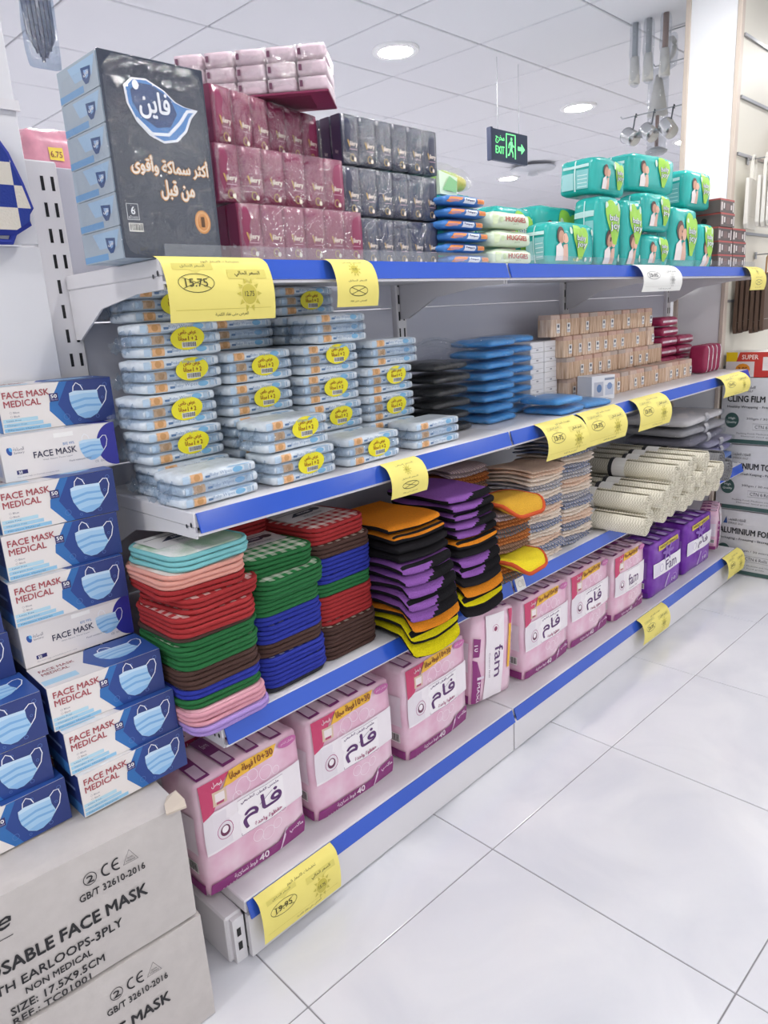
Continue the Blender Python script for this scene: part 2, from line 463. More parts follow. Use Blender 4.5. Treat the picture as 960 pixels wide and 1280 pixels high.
for i in range(3):
    x0, x1 = XS[i] + .002, XS[i + 1] - .002
    for z in (Z2, Z3, Z4):
        t = empty('gondola_shelf', (0, 0, 0))
        MB().cbox(x0, x1, 1.1395, YB - .002, z - .028, z, METAL, .002).build('deck', t)
        strip(t, x0 + .004, x1 - .004, z)
        MB().box(x0, x1, 1.1285, 1.1395, z - .042, z - .0375, METAL).build('lip', t)
        for s, xa in ((0, x0 + .002), (1, x1 - .006)):
            prof = [(1.142, z - .0285), (1.142, z - .05), (1.24, z - .052), (1.38, z - .07), (1.45, z - .105), (1.49, z - .125), (YB - .003, z - .125), (YB - .003, z - .0285)]
            n = len(prof)
            MB().add([(xa, a, b) for a, b in prof] + [(xa + .004, a, b) for a, b in prof],
                     [list(range(n))[::-1], list(range(n, 2 * n))] + [(k, (k + 1) % n, n + (k + 1) % n, n + k) for k in range(n)], METAL).build('bracket', t)
        if z == Z2 and i == 1:
            Print().rect(0, .045, .001, .034, '#e4e2e0').ring(.02, .017, .009, .009, .001, '#8a8a8e', 14).rect(.03, .042, .006, .026, '#c9c7c6').build(t, lambda u, v, e, x0=x0, z=z: (x0 + .01 + u, 1.124 + .012 * v / .036 - .0008 - e, z - .036 + v), 'strip_label')
        if z == Z4:
            MB().box(x0 + .01, x1 - .01, 1.1365, 1.1385, z + .0005, z + .022, ACRYL).build('clear_lip', t)
        if i == 0:
            P = Print().ell(.012, .016, .0035, .005, '#26262a').ell(.028, .012, .003, .004, '#26262a')
            P.build(t, lambda u, v, e, z=z, x0=x0: (x0 - .0005 - e, 1.139 + u, z - .04 + v), 'bracket_holes')
        tag(t, 'white metal shelf with blue price strip, %s level, %s section' % (LEV[z], BAY[i]), 'shelf', 'lift-off shelves of the run')
    t = empty('plinth_shelf')
    MB().cbox(x0, x1, 1.1395, YB - .002, Z1 - .03, Z1, METAL, .002).build('deck', t)
    strip(t, x0 + .004, x1 - .004, Z1 - .002)
    MB().box(x0 + .001, x1 - .001, 1.134, 1.146, .004, Z1 - .034, METAL).build('kick_plate', t)
    for xa in ((x0 - .04, x0 + .004) if i == 0 else (x0, x0 + .03)),:
        MB().cbox(xa[0], xa[1], 1.16, 1.5, 0, Z1 - .031, METAL, .004).build('foot', t)
    if i == 0:
        MB().box(x0 - .03, x0 - .002, 1.148, 1.16, .0, Z1 - .035, METAL).build('end_bracket', t)
        Print().rect(.008, .018, .03, .05, '#141418').rect(.008, .018, .065, .085, '#141418').build(t, lambda u, v, e, x0=x0: (x0 - .03 + u, 1.1475 - e, v), 'bracket_slots')
    tag(t, 'white shelf base with kick plate and blue strip, %s section' % BAY[i], 'shelf base', 'floor bases of the shelf run')
fr = tag(empty('gondola_rack'), 'white slotted uprights and stacked back panels of the shelf run', 'shelf frame')
slot_me = MB().box(0, .006, -.0006, .0005, 0, .026, K('#101014')).mesh('slot')
for k, x in enumerate(XS):
    u = MB().cbox(x - .045 if k == 0 else x - .02, x + .022, YB, 1.585, 0, 1.65, METAL, .003).build('upright', fr)
    for j in range(33):
        for dx in (-.014, .006):
            o = bpy.data.objects.new('slot', slot_me); COL.objects.link(o); o.parent = u; o.location = (x + dx, YB, .06 + j * .048)
for i in range(3):
    for a, b in ((.02, .145), (.145, .44), (.44, .74), (.74, 1.04), (1.04, 1.345), (1.345, 1.645)):
        MB().cbox(XS[i] + .024, XS[i + 1] - .024, 1.53, 1.548, a + .0015, b - .0015, GREY, .002).build('back_panel', fr)
t = tag(empty('gondola_shelf'), 'white top shelf on the far side, holding the pink bundle', 'shelf')
MB().cbox(.66, 1.6, 1.59, 1.95, 1.61, 1.635, METAL, .002).build('deck', t)
for xa in (.662, 1.59):
    MB().add([(xa, 1.588, 1.609), (xa, 1.588, 1.5), (xa, 1.9, 1.59), (xa, 1.94, 1.609), (xa + .004, 1.588, 1.609), (xa + .004, 1.588, 1.5), (xa + .004, 1.9, 1.59), (xa + .004, 1.94, 1.609)],
             [(0, 1, 2, 3), (7, 6, 5, 4), (0, 4, 5, 1), (1, 5, 6, 2), (2, 6, 7, 3), (3, 7, 4, 0)], METAL).build('bracket', t)

# ------------------------------------------------------------------ white boarding at the near left
pn = tag(empty('end_panel'), 'white end panel of stacked boards at the left edge', 'panel')
for a, b in ((0, .3), (.3, .6), (.6, .9), (.9, 1.2), (1.2, 1.492), (1.492, 1.735), (1.735, 2.35)):
    MB().cbox(-.35, .612, 1.5, 1.512, a + .0015, b - .0015, mat('panel_white', '#dedee2', .5), .002).build('board', pn)
MB().box(-.35, .617, 1.494, 1.5, 1.726, 1.744, METAL).build('rail', pn)

# ------------------------------------------------------------------ slatted divider beyond the far end
dv = tag(empty('display_divider'), 'white pillar-like display divider with beige trim and slatted side', 'divider')
BEI = mat('beige_trim', '#cdbfb2', .5)
XD, YA, YD = 3.578, 1.283, 1.502
MB().cbox(XD, 5.8, YA + .002, YD, 0, ZC - .002, mat('divider_white', '#f4f4f6', .5), .004).build('core', dv)
for ya, yb in ((YA - .014, YA + .006), (YD - .016, YD + .006)):
    MB().cbox(XD - .008, XD + .03, ya, yb, 0, ZC - .004, BEI, .003).build('corner_trim', dv)
SL = mat('slat_board', '#dcd8cb', .5)
zz = [0, .4, .7, 1.0, 1.3, 1.6, 1.925, 2.15, 2.387, ZC - .004]
for a, b in zip(zz[:-1], zz[1:]):
    MB().cbox(XD + .032, 5.8, YA - .011, YA + .001, a + .004, b - .004, SL, .003).build('slat', dv)
    MB().cbox(XD + .032, 5.8, YD + .001, YD + .013, a + .004, b - .004, SL, .003).build('slat', dv)
for z in zz[3:-1]:
    MB().box(XD + .032, 5.8, YA - .02, YA - .008, z - .006, z + .006, mat('rail_metal', '#a9acb0', .3, .8)).build('rail', dv)

# ------------------------------------------------------------------ shipping cartons with the mask boxes on them
CARD = mat('white_card', '#c4bebb', .75, bump=.12, bscale=35, var=.05)
INK = '#1d1c20'
def make_carton(seed):
    W, D, Hh = .6, .36, .2445
    t = empty('shipping_carton')
    S = Soft(W, D, Hh, .006, (.003, .003, .0), .0012, seed)
    MB().soft(S, CARD, 14, 6).build('body', t)
    P = Print()
    R = lambda a: W + a
    z0 = .2453
    P.text('DISPOSABLE FACE MASK', R(-.412), R(-.087), .353 - z0, .376 - z0, INK, .05)
    P.text('WITH EARLOOPS-3PLY', R(-.377), R(-.139), .318 - z0, .335 - z0, INK, .025)
    P.text('NON MEDICAL', R(-.305), R(-.197), .2955 - z0, .308 - z0, INK, .025)
    P.text('SIZE: 17.5X9.5CM', R(-.332), R(-.179), .269 - z0, .284 - z0, INK, .025)
    P.text('REF.: TC01001', R(-.332), R(-.206), .2485 - z0, .262 - z0, INK, .025)
    P.text('GB/T 32610-2016', R(-.2), R(-.084), .405 - z0, .418 - z0, INK, .02)
    P.ring(R(-.178), .44 - z0, .011, .0115, .0013, INK).text('2', R(-.184), R(-.172), .4335 - z0, .4465 - z0, INK, .02)
    P.ring(R(-.148), .441 - z0, .009, .0105, .003, INK, 16, 70, 290).ring(R(-.13), .441 - z0, .009, .0105, .003, INK, 16, 70, 290).rect(R(-.139), R(-.128), .44 - z0, .443 - z0, INK)
    P.line([(R(-.12), .432 - z0), (R(-.093), .432 - z0), (R(-.1065), .456 - z0)], .0011, INK, True)
    P.text('NON', R(-.1115), R(-.1015), .4395 - z0, .443 - z0, INK).text('STERILE', R(-.1145), R(-.0985), .4345 - z0, .438 - z0, INK)
    P.text('e', R(-.325), R(-.303), .432 - z0, .452 - z0, INK, .02, 0, .5).line([(R(-.5), .4155 - z0), (R(-.305), .4155 - z0)], .0014, INK)
    P.text('c', R(-.35), R(-.328), .432 - z0, .452 - z0, INK, .02, 0, .5)
    P.build(t, soft_front(S, .0008), cut=cf(S))
    # seam tape of the top flaps and the lifted torn corner
    MB().grid(lambda a, b: ((a - .5) * .58, -.028 + .056 * b, Hh + .0012), 8, 2, mat('tape', '#c9c2ba', .25)).build('tape', t)
    if seed == 5: MB().add([(.262, -.184, Hh + .001), (.3, -.1855, Hh - .002), (.3045, -.17, Hh + .002), (.302, -.14, Hh + .007), (.285, -.137, Hh + .001), (.27, -.16, Hh + .004),
              (.262, -.184, Hh - .003), (.3, -.1855, Hh - .006), (.3045, -.17, Hh - .004), (.302, -.14, Hh - .002), (.285, -.137, Hh - .003), (.27, -.16, Hh - .002)],
             [(0, 1, 2, 5), (5, 2, 3, 4), (0, 6, 7, 1), (1, 7, 8, 2), (2, 8, 9, 3), (3, 9, 10, 4), (4, 10, 11, 5), (5, 11, 6, 0)], mat('torn_card', '#c9bcae', .9)).build('torn_flap', t)
    return t
def put_carton(cx, cy, z, yaw, seed, label):
    t = make_carton(seed); W, D = .6, .36
    ex = Vector((math.cos(yaw), math.sin(yaw), 0)); ey = Vector((-ex.y, ex.x, 0))
    t.location = Vector((cx, cy, z)) - ex * W / 2 + ey * D / 2; t.rotation_euler.z = yaw
    tag(t, label, 'carton', 'face mask shipping cartons')
put_carton(.536, 1.078, 0, math.radians(-4.2), 3, 'white shipping carton on the floor, under the other mask carton')
put_carton(.53, 1.081, .2453, math.radians(-4.7), 5, 'upper white face mask carton carrying the blue mask boxes')

# ------------------------------------------------------------------ mask boxes
BW, BD, BH = .207, .105, .082
def mask_drawing(P, cx, cy, s, ex=1):
    """pleated blue mask with ear loops; s is its width, ex squashes it in height"""
    q = lambda x, y: (cx + x * s, cy + y * s * ex)
    P.line([q(-.36, .33), q(-.33, .5), q(-.22, .62), q(-.08, .52), q(-.02, .36)], s * .028, '#f4f6fb')
    P.line([q(.44, .3), q(.6, .44), q(.74, .42), q(.78, .22), q(.7, -.06), q(.5, -.3)], s * .028, '#f4f6fb')
    P.poly([q(-.5, .3), q(-.3, .36), q(0, .34), q(.46, .32), q(.47, .05), q(.56, -.24), q(.36, -.48), q(.1, -.6), q(-.1, -.6), q(-.32, -.46), q(-.47, -.16), q(-.51, .08)], '#a9d0f0')
    P.poly([q(-.5, .3), q(-.3, .36), q(0, .34), q(.46, .32), q(.46, .22), q(0, .25), q(-.5, .2)], '#c8e2f8')
    P.poly([q(-.49, .0), q(0, .1), q(.47, .06), q(.47, .0), q(0, .02), q(-.49, -.08)], '#7fb2e2')
    P.poly([q(-.44, -.2), q(0, -.12), q(.52, -.17), q(.51, -.24), q(0, -.2), q(-.41, -.28)], '#7fb2e2')
    P.poly([q(-.3, -.44), q(.05, -.38), q(.44, -.38), q(.36, -.48), q(.1, -.6), q(-.1, -.6)], '#8dbde8')
def medical_face(P, w, h):
    P.rect(0, w, 0, h, '#ece6e3')
    P.poly([(w * .53, h), (w * .42, h * .55), (w * .41, h * .38), (w * .53, 0), (w, 0), (w, h)], '#2f6fb5')
    P.poly([(w * .60, h), (w * .49, h * .5), (w * .60, 0), (w, 0), (w, h)], '#27468f')
    P.poly([(w * .66, h), (w * .62, h * .6), (w * .7, h * .1), (w * .8, 0), (w, 0), (w, h)], '#2b3c7c')
    for a, b, r in ((.55, .2, .02), (.83, .13, .012), (.94, .84, .013), (.72, .86, .009), (.9, .55, .008), (.66, .1, .008)):
        P.ring(w * a, h * b, w * r * 1.3, w * r * 1.3, .0006, '#5f83c4', 12)
    mask_drawing(P, w * .735, h * .52, w * .27)
    P.text('FACE MASK', w * .04, w * .43, h * .74, h * .88, '#b0525a', .035)
    P.text('MEDICAL', w * .04, w * .345, h * .55, h * .69, '#b0525a', .035)
    P.rect(w * .425, w * .5, h * .58, h * .76, '#332f6a').text('50', w * .436, w * .489, h * .655, h * .735, '#ffffff', .03).text('PIECES', w * .434, w * .491, h * .605, h * .63, '#c8c8e8')
    for k, n in ((0, 'Blue'), (1, 'Black')):
        P.ring(w * .085, h * (.43 - k * .085), w * .011, h * .026, .0004, '#777788', 4).text(n, w * .105, w * .155, h * (.41 - k * .085), h * (.45 - k * .085), '#777788')
    for k, e in ((0, .3), (1, .34), (2, .4)):
        P.rect(w * .01, w * e, h * (.22 - .1 * k), h * (.30 - .1 * k), ('#b7dcec', '#a6d2ea', '#93c8e8')[k])
    P.text('Latex Free', w * .04, w * .16, h * .245, h * .275, '#3c6a92').text('Fiberglass Free', w * .04, w * .2, h * .145, h * .175, '#3c6a92').text('Filtration Material', w * .04, w * .3, h * .045, h * .075, '#3c6a92')
def make_mask_box(kind):
    t = empty('mask_box')
    body = MB(); body.cbox(-BW / 2, BW / 2, -BD / 2, BD / 2, 0, BH, K('#e9e6e6') if kind else K('#e6e3e4'), .0012)
    body.build('carton_body', t)
    P = Print(); Pt = Print(); Ps = Print()
    if kind == 0:
        medical_face(P, BW, BH)
        Pt.rect(0, BW, 0, BD, '#e6e2e2').poly([(BW * .5, BD), (BW * .4, BD * .5), (BW * .5, 0), (BW, 0), (BW, BD)], '#2f55a0')
        mask_drawing(Pt, BW * .7, BD * .52, BW * .34, .8); Pt.text('FACE MASK', BW * .06, BW * .36, BD * .68, BD * .78, '#9a4a52', .03).text('MEDICAL', BW * .06, BW * .29, BD * .52, BD * .62, '#9a4a52', .03)
        Pt.rect(BW * .01, BW * .3, BD * .12, BD * .32, '#a9d2ea')
        Ps.rect(0, BD, 0, BH, '#2b3c7c').rect(0, BD, 0, BH * .3, '#3d78ba').rect(BD * .2, BD * .8, BH * .55, BH * .62, '#8ba3d8')
    else:
        w, h = BW, BH
        P.rect(0, w, 0, h, '#ebe6e5').ell(w * .985, h * .5, w * .17, h * .5, '#2f2f96', 28, 0, 90, 270)
        P.poly([(w * .985, h * 1.0), (w, h), (w, 0), (w * .985, 0)], '#2f2f96')
        mask_drawing(P, w * .76, h * .5, w * .2)
        P.text('FACE MASK', w * .26, w * .63, h * .44, h * .58, '#2b2b4c', .02).text('BFE 99%', w * .52, w * .62, h * .63, h * .69, '#3c7ab8')
        P.text('With Elastic Three Layer', w * .33, w * .59, h * .35, h * .39, '#8a8a96').ell(w * .07, h * .66, w * .02, h * .09, '#2b55a5', 14, .3).ell(w * .082, h * .70, w * .013, h * .05, '#63b2e8', 12, .3)
        P.text(arab('الصناعة'), w * .105, w * .19, h * .66, h * .74, '#5a5a70').text('Sanitary', w * .105, w * .19, h * .58, h * .64, '#5a5a70')
        P.rect(w * .1, w * .19, h * .14, h * .23, '#2b2b6c').text('50', w * .115, w * .145, h * .155, h * .215, '#ffffff', .03)
        P.text('Non sterile single use breathable protective mask', w * .1, w * .45, h * .06, h * .095, '#9a9aa6').text('CE  ISO', w * .78, w * .87, h * .12, h * .17, '#8a8a96').text('Fluid resistant filter', w * .55, w * .75, h * .24, h * .28, '#8a8a96')
        Pt.rect(0, BW, 0, BD, '#e4e1e2').ell(BW * .98, BD * .4, BW * .22, BD * .4, '#2f2f96', 20, 0, 90, 270).rect(BW * .35, BW * .7, BD * .4, BD * .7, '#9fb6d8')
        Ps.rect(0, BD, 0, BH, '#e4e1e2').rect(BD * .1, BD * .9, BH * .1, BH * .4, '#c4cce0')
        P.rect(w * .45, w * .62, h * .82, h * .92, '#f8f6f4')
    P.build(t, front(BW, BD), 'front_print')
    Pt.build(t, lambda u, v, e: (u - BW / 2, v - BD / 2, BH + .0003 + e), 'top_print', eps=.0001)
    Ps.build(t, lambda u, v, e: (-BW / 2 - .0003 - e, BD / 2 - u, v), 'end_print', eps=.0001)
    Ps.build(t, lambda u, v, e: (BW / 2 + .0003 + e, u - BD / 2, v), 'end_print', eps=.0001)
    return t
med, wht = Proto(make_mask_box(0)), Proto(make_mask_box(1))
CT = .4925
def mbox(kind, xr, y, k, yaw, label, grp='boxes of face masks on the cartons'):
    yaw = math.radians(yaw); ex = Vector((math.cos(yaw), math.sin(yaw), 0)); ey = Vector((-ex.y, ex.x, 0))
    (wht if kind else med)(Vector((xr, y, CT + k * .0832)) - ex * BW / 2 + ey * BD / 2, yaw, label, 'mask box', grp)
RC = [(0, .598, 1.184, 0), (0, .592, 1.188, -2), (0, .585, 1.203, -3), (1, .592, 1.314, -2), (0, .588, 1.304, -3), (0, .596, 1.318, -3), (0, .602, 1.318, -4), (1, .634, 1.352, -4), (0, .655, 1.382, -3)]
for k, (kd, x, y, a) in enumerate(RC):
    if kd: lb = 'white mask box with dark FACE MASK lettering, %s in the right stack' % ('upper of two' if k > 5 else 'lower of two')
    else: lb = 'blue and white FACE MASK MEDICAL box, %s from bottom of right stack' % ORD[k]
    if k == 8: lb = 'topmost FACE MASK MEDICAL box of the right stack beside the slotted upright'
    mbox(kd, x, y, k, a, lb)
for k in range(3): mbox(0, .596, 1.322 + .003 * k, k, -1, 'blue mask box in the hidden row behind the right stack, %s one' % ('lowest', 'middle', 'highest')[k])
LC = [(.376, 1.205, 0), (.364, 1.217, -3), (.369, 1.218, -2), (.366, 1.318, -3), (.362, 1.32, -2), (.360, 1.322, -3), (.358, 1.324, -3), (.372, 1.334, -3)]
for k, (x, y, a) in enumerate(LC):
    mbox(0, x, y, k, a, 'blue mask box cut by the left edge, %s from bottom of left stack' % ORD[k])
for k in range(3): mbox(0, .372, 1.345, k, 0, 'blue mask box in the hidden row behind the left stack, %s one' % ('lowest', 'middle', 'highest')[k])

# ------------------------------------------------------------------ things hanging at the far left
mt = tag(empty('oven_mitt', (.532, 1.478, 1.515)), 'blue checked cloth mitt with blue binding on the left panel', 'oven mitt')
chk = two_tone('blue_check', '#2d3f8e', '#d9d2c6', 'checker', 26)
pts = [(-.14, .17), (.01, .175), (.035, .13), (.052, .08), (.062, .04), (.055, .015), (.03, .0), (-.14, -.005)]
n = len(pts)
MB().add([(a, -.012, b) for a, b in pts] + [(a, .012, b) for a, b in pts], [list(range(n))[::-1], list(range(n, 2 * n))] + [(k, n + k, n + (k + 1) % n, (k + 1) % n) for k in range(n)], chk).build('cloth', mt)
MB().tube([(a, 0, b) for a, b in pts], .0095, mat('mitt_binding', '#2a3a9c', .8), 6, True).build('binding', mt)
MB().tube([(-.02, 0, -.005), (0, 0, -.02), (.02, 0, -.02), (.03, 0, 0)], .006, mat('mitt_binding', '#2a3a9c', .8), 6).build('loop', mt)
pd = tag(empty('comb_pack', (.622, 1.37, 1.765)), 'clear bag of dark blue combs hanging at the upper left', 'hanging bag')
for k in range(7):
    a = -.021 + .007 * k
    MB().tube([(a * .55, .004 * (k % 2), .012 + .006 * abs(k - 3)), (a, 0, .05), (a * 1.05, 0, .12), (a * .7, .002, .2)], [.003, .0042, .0042, .003], mat('comb_blue', '#3d4f6e', .3), 5).build('comb', pd)
S = Soft(.064, .03, .24, .014, (0, .006, 0), .003, 4)
MB().soft(S, film('bag_film', .2, '#dfe8f2', .1, 60, .8), 6, 10).build('bag', pd, True)
MB().tube([(0, 0, .235), (0, .03, .25), (0, .13, .25)], .002, mat('rail_metal', '#a9acb0', .3, .8), 6).build('hook', pd)
t = tag(empty('pink_bundle', (.75, 1.75, 1.6355)), 'pink wrapped bundle with yellow sticker behind the slotted upright', 'bundle')
S = Soft(.16, .2, .13, .02, (.01, .01, .012), .006, 8)
MB().soft(S, mat('pink_wrap', '#e6a0b2', .3, bump=.3, bscale=30, var=.15), 9).build('body', t, True)
Print().rect(.055, .09, .06, .09, '#f2d648').text('6.75', .058, .087, .068, .082, '#8a3a30', .02).build(t, soft_front(S, .002), 'sticker', cut=cf(S))

# ================================================================== TOP SHELF
FILM = film(gloss=.2, rough=.1, scale=26, strength=.9)
FILM2 = film('shrink_wrap', .09, '#ffffff', .08, 16, .5)
ZT = Z4 + .0006
# ---- dark six-box tissue pack
t = tag(empty('tissue_box_pack', (.6955, 1.2225, ZT)), 'tall shrink-wrapped six-box tissue pack with dark front card and blue logo', 'tissue pack')
W, D, Hh = .183, .145, .3
be = two_tone('tissue_box_end', '#8299ae', '#b0bcc8', 'noise', 26, .4, 0)
for k in range(6):
    b = MB().cbox(-W / 2, W / 2, -D / 2 + .004, D / 2, k * .05, k * .05 + .0492, be, .002).build('tissue_box', t)
    P = Print().rect(.0, D - .006, .0, .049, '#a2afbb').rect(.0, D * .6, .002, .012, '#6d9cc8').poly([(.04, .045), (.135, .045), (.12, .02), (.06, .02)], '#9dbbd6')
    P.poly([(.085, .036), (.118, .033), (.116, .02), (.106, .011), (.096, .011), (.088, .02)], '#2d4a7c').poly([(.094, .031), (.112, .029), (.108, .02), (.1, .018)], '#8fb2dc')
    P.text(arab('فاين'), .094, .111, .021, .029, '#f4f6fa', .02)
    P.build(b, lambda u, v, e, k=k: (-W / 2 - .0004 - e, D / 2 - u, k * .05 + v), 'end_print')
fc = MB().cbox(-W / 2 - .0005, W / 2 + .0005, -D / 2, -D / 2 + .0036, 0, Hh, mat('navy_card', '#3a4150', .22, var=.05, bscale=8), .001).build('front_card', t)
P = Print()
swo = [(.035, .255), (.05, .268), (.075, .27), (.105, .258), (.125, .243), (.142, .238), (.166, .236), (.152, .222), (.14, .2), (.12, .183), (.095, .178), (.07, .187), (.05, .205), (.037, .23)]
P.poly(swo, '#e8edf4')
P.poly([(a * .93 + .0062, b * .93 + .0162) for a, b in swo], '#4d86c6')
P.poly([(.046, .25), (.06, .262), (.085, .262), (.115, .247), (.125, .225), (.11, .204), (.085, .2), (.06, .213), (.047, .232)], '#35507f')
P.line([(.05, .21), (.075, .19), (.105, .192), (.128, .212), (.145, .232), (.16, .234)], .005, '#e8edf4')
P.text(arab('فاين'), .058, .112, .212, .252, '#eef2f8', .03)
P.ell(.055, .258, .0055, .007, '#e8edf4')
for c, bo in (('#e0a04c', .09), ('#f0e6da', .03)):
    P.text(arab('أكثر سماكة وأقوى'), .03, .172, .128, .157, c, bo); P.text(arab('من قبل'), .078, .14, .092, .122, c, bo)
P.line([(.012, .058), (.032, .058), (.032, .082), (.012, .082)], .001, '#d8dde4', True).text('6', .019, .026, .066, .078, '#e6eaf0', .02).text('BOXES', .014, .03, .059, .063, '#c8ccd4')
P.bars(.012, .037, .04, .053, 16)
P.ell(.151, .06, .0155, .019, '#d08a3c').ring(.151, .06, .012, .015, .001, '#f2cf94').text('1', .148, .154, .052, .068, '#5a3c22', .03)
P.build(fc, lambda u, v, e: (u - W / 2, -D / 2 - .0004 - e, v), 'card_print')
MB().soft(Soft(W + .004, D + .004, Hh + .002, .004, (.001, .001, .001), 0), FILM2, 8, 12).build('shrink_wrap', t, True)

# ---- pocket tissue bundles, six packs wide
def make_tissue(name, col, colside, n=6, txt='Vilery'):
    W, D, Hh = .316, .11, .102
    t = empty(name); pw = W / 6
    m = mat(name + '_card', col, .3, var=.06, bscale=12)
    S = Soft(pw - .001, D - .004, Hh - .002, .004, (.0, .0015, .001), 0)
    pm = MB().soft(S, m, 4, 5).mesh('pocket_pack', True)
    P = Print()
    P.poly([(pw * .24, .048), (pw * .34, .034), (pw * .38, .034), (pw * .31, .048)], '#c2a05c').text(txt[1:], pw * .37, pw * .8, .034, .046, '#eadfd6', .02)
    P.rect(pw * .35, pw * .78, .0295, .0305, '#cfa9b8').ring(pw * .5, .0135, .006, .007, .0016, '#b59a5a', 12).ell(pw * .64, .0105, .004, .0045, '#e2d6cc', 10)
    pr = None
    for k in range(6):
        o = bpy.data.objects.new('pocket_pack', pm); COL.objects.link(o); o.parent = t; o.location = (-W / 2 + pw * (k + .5), 0, 0)
        if pr is None: pr = P.build(o, soft_front(S, .0012), 'front_print', cut=cf(S))
        else:
            q = pr.copy(); COL.objects.link(q); q.parent = o
    P = Print()
    for k in range(3): P.rect(.008 + .034 * k, .036 + .034 * k, .004, .098, colside).text('Vilery', .016 + .034 * k, .026 + .034 * k, .02, .03, '#d8c4cc')
    P.build(t, lambda u, v, e: (-W / 2 - .0006 - e, D / 2 - u, v), 'side_print')
    MB().soft(Soft(W + .003, D + .003, Hh + .001, .004, (.002, .003, .002), .0012, 2), FILM, 10, 5).build('film_wrap', t, True)
    return t
mar = Proto(make_tissue('maroon_tissue_bundle', '#8a3156', '#7a2c4c'))
nav = Proto(make_tissue('navy_tissue_bundle', '#33374e', '#4a3c5c'))
for loc, a, lb in [((.992, 1.207, ZT), 0, 'bottom bundle, behind the yellow tags'), ((.976, 1.237, ZT + .1035), 0, 'middle bundle of the three'), ((.985, 1.292, ZT + .207), 12, 'top bundle, under the overhanging pale bundle')]:
    mar(loc, math.radians(a), 'maroon pocket tissue packs in film, ' + lb, 'tissue bundle', 'tissue bundles on the top shelf')
for loc, lb in [((1.315, 1.268, ZT), 'bottom bundle of the navy pile'), ((1.322, 1.272, ZT + .1035), 'middle bundle of the navy pile'), ((1.330, 1.275, ZT + .207), 'top bundle of the navy pile')]:
    nav(loc, 0, 'navy pocket tissue packs in film, ' + lb, 'tissue bundle', 'tissue bundles on the top shelf')
t = tag(empty('tissue_bundle', (1.02, 1.298, ZT + .311), math.radians(-50)), 'pale tissue bundle lying crosswise on the maroon bundles, pack ends showing', 'tissue bundle', 'tissue bundles on the top shelf')
L, D, Hh = .3, .13, .087
MB().cbox(-L / 2, L / 2, -D / 2, D / 2, 0, .004, mat('maroon_tissue_bundle_card', '#8a3156', .3), .001).build('maroon_underside', t)
pm = MB().soft(Soft(L / 5 - .0015, D, .0265, .004, (0, 0, .001), .0006, 1), mat('pale_pack_end', '#dcc6d0', .35, bump=.25, bscale=40, var=.1), 4).mesh('pocket_pack', True)
for i in range(5):
    for j in range(3):
        o = bpy.data.objects.new('pocket_pack', pm); COL.objects.link(o); o.parent = t; o.location = (-L / 2 + L / 5 * (i + .5), 0, .0045 + j * .0275)
P = Print()
for i in range(5):
    for j in range(3): P.rect(L / 5 * i + .005, L / 5 * i + .011, .011 + j * .0275, .022 + j * .0275, '#6d3c58')
P.build(t, lambda u, v, e: (u - L / 2, -D / 2 - .0008 - e, v), 'end_print')
MB().soft(Soft(L + .004, D + .004, Hh + .002, .005, (.002, .002, .002), .001, 6), FILM, 8, 4).build('film_wrap', t, True)

# ---- wipes packs
def wipes_pack(name, W, D, Hh, base, draw, seed, bul=.006):
    t = empty(name); S = Soft(W, D, Hh, min(.014, Hh * .45), (.004, .004, bul * .4), .0022, seed)
    MB().soft(S, mat(name + base + '_foil', base, .28, bump=.12, bscale=30), 8, 4).build('body', t, True)
    P = Print(); draw(P, W, Hh); P.build(t, soft_front(S, .0012), 'front_print', cut=cf(S))
    return t
def pamp(P, w, h):
    P.poly([(.0, h * .2), (w * .12, h * .9), (w * .42, h * .85), (w * .36, h * .5), (w * .1, h * .15)], '#e38a4a').rect(w * .08, w * .3, h * .3, h * .55, '#b98a9a')
    P.poly([(w * .4, h * .12), (w * .68, h * .12), (w * .72, h * .85), (w * .44, h * .85)], '#e6ebf2').text('Pampers', w * .45, w * .67, h * .38, h * .66, '#2c3f7a', .02)
    P.rect(w * .76, w * .95, h * .25, h * .85, '#e39a52').rect(w * .79, w * .92, h * .4, h * .7, '#d6753c')
pw_ = Proto(wipes_pack('baby_wipes_pack', .175, .1, .0268, '#3f7ac0', pamp, 1))
for k in range(6):
    pw_((1.546 + (.008, -.004, .006, -.006, .003, 0)[k], 1.222 + (.0, .004, 0, .006, .002, .004)[k], ZT + k * .0278), 0, 'blue and orange baby wipes pack, %s from the bottom of its stack' % ORD[k], 'wipes pack', 'blue baby wipes stack')
def hugg(P, w, h):
    P.text('HUGGIES', w * .3, w * .82, h * .38, h * .72, '#c0504a', .04).text('pure', w * .5, w * .62, h * .18, h * .28, '#8aa06a').ell(w * .2, h * .5, .008, .008, '#c9ddb0').poly([(0, h), (w * .14, h * .8), (w * .1, h * .2), (0, 0)], '#d6e4bc')
hg = Proto(wipes_pack('baby_wipes_pack', .188, .11, .0452, '#dbe8cf', hugg, 5, .01))
for k in range(3):
    hg((1.733 - .002 * k, 1.216 + .002 * k, ZT + k * .0462), 0, 'pale green baby wipes pack with red lettering, %s of three' % ('lowest', 'middle', 'top')[k], 'wipes pack', 'pale green wipes stack')

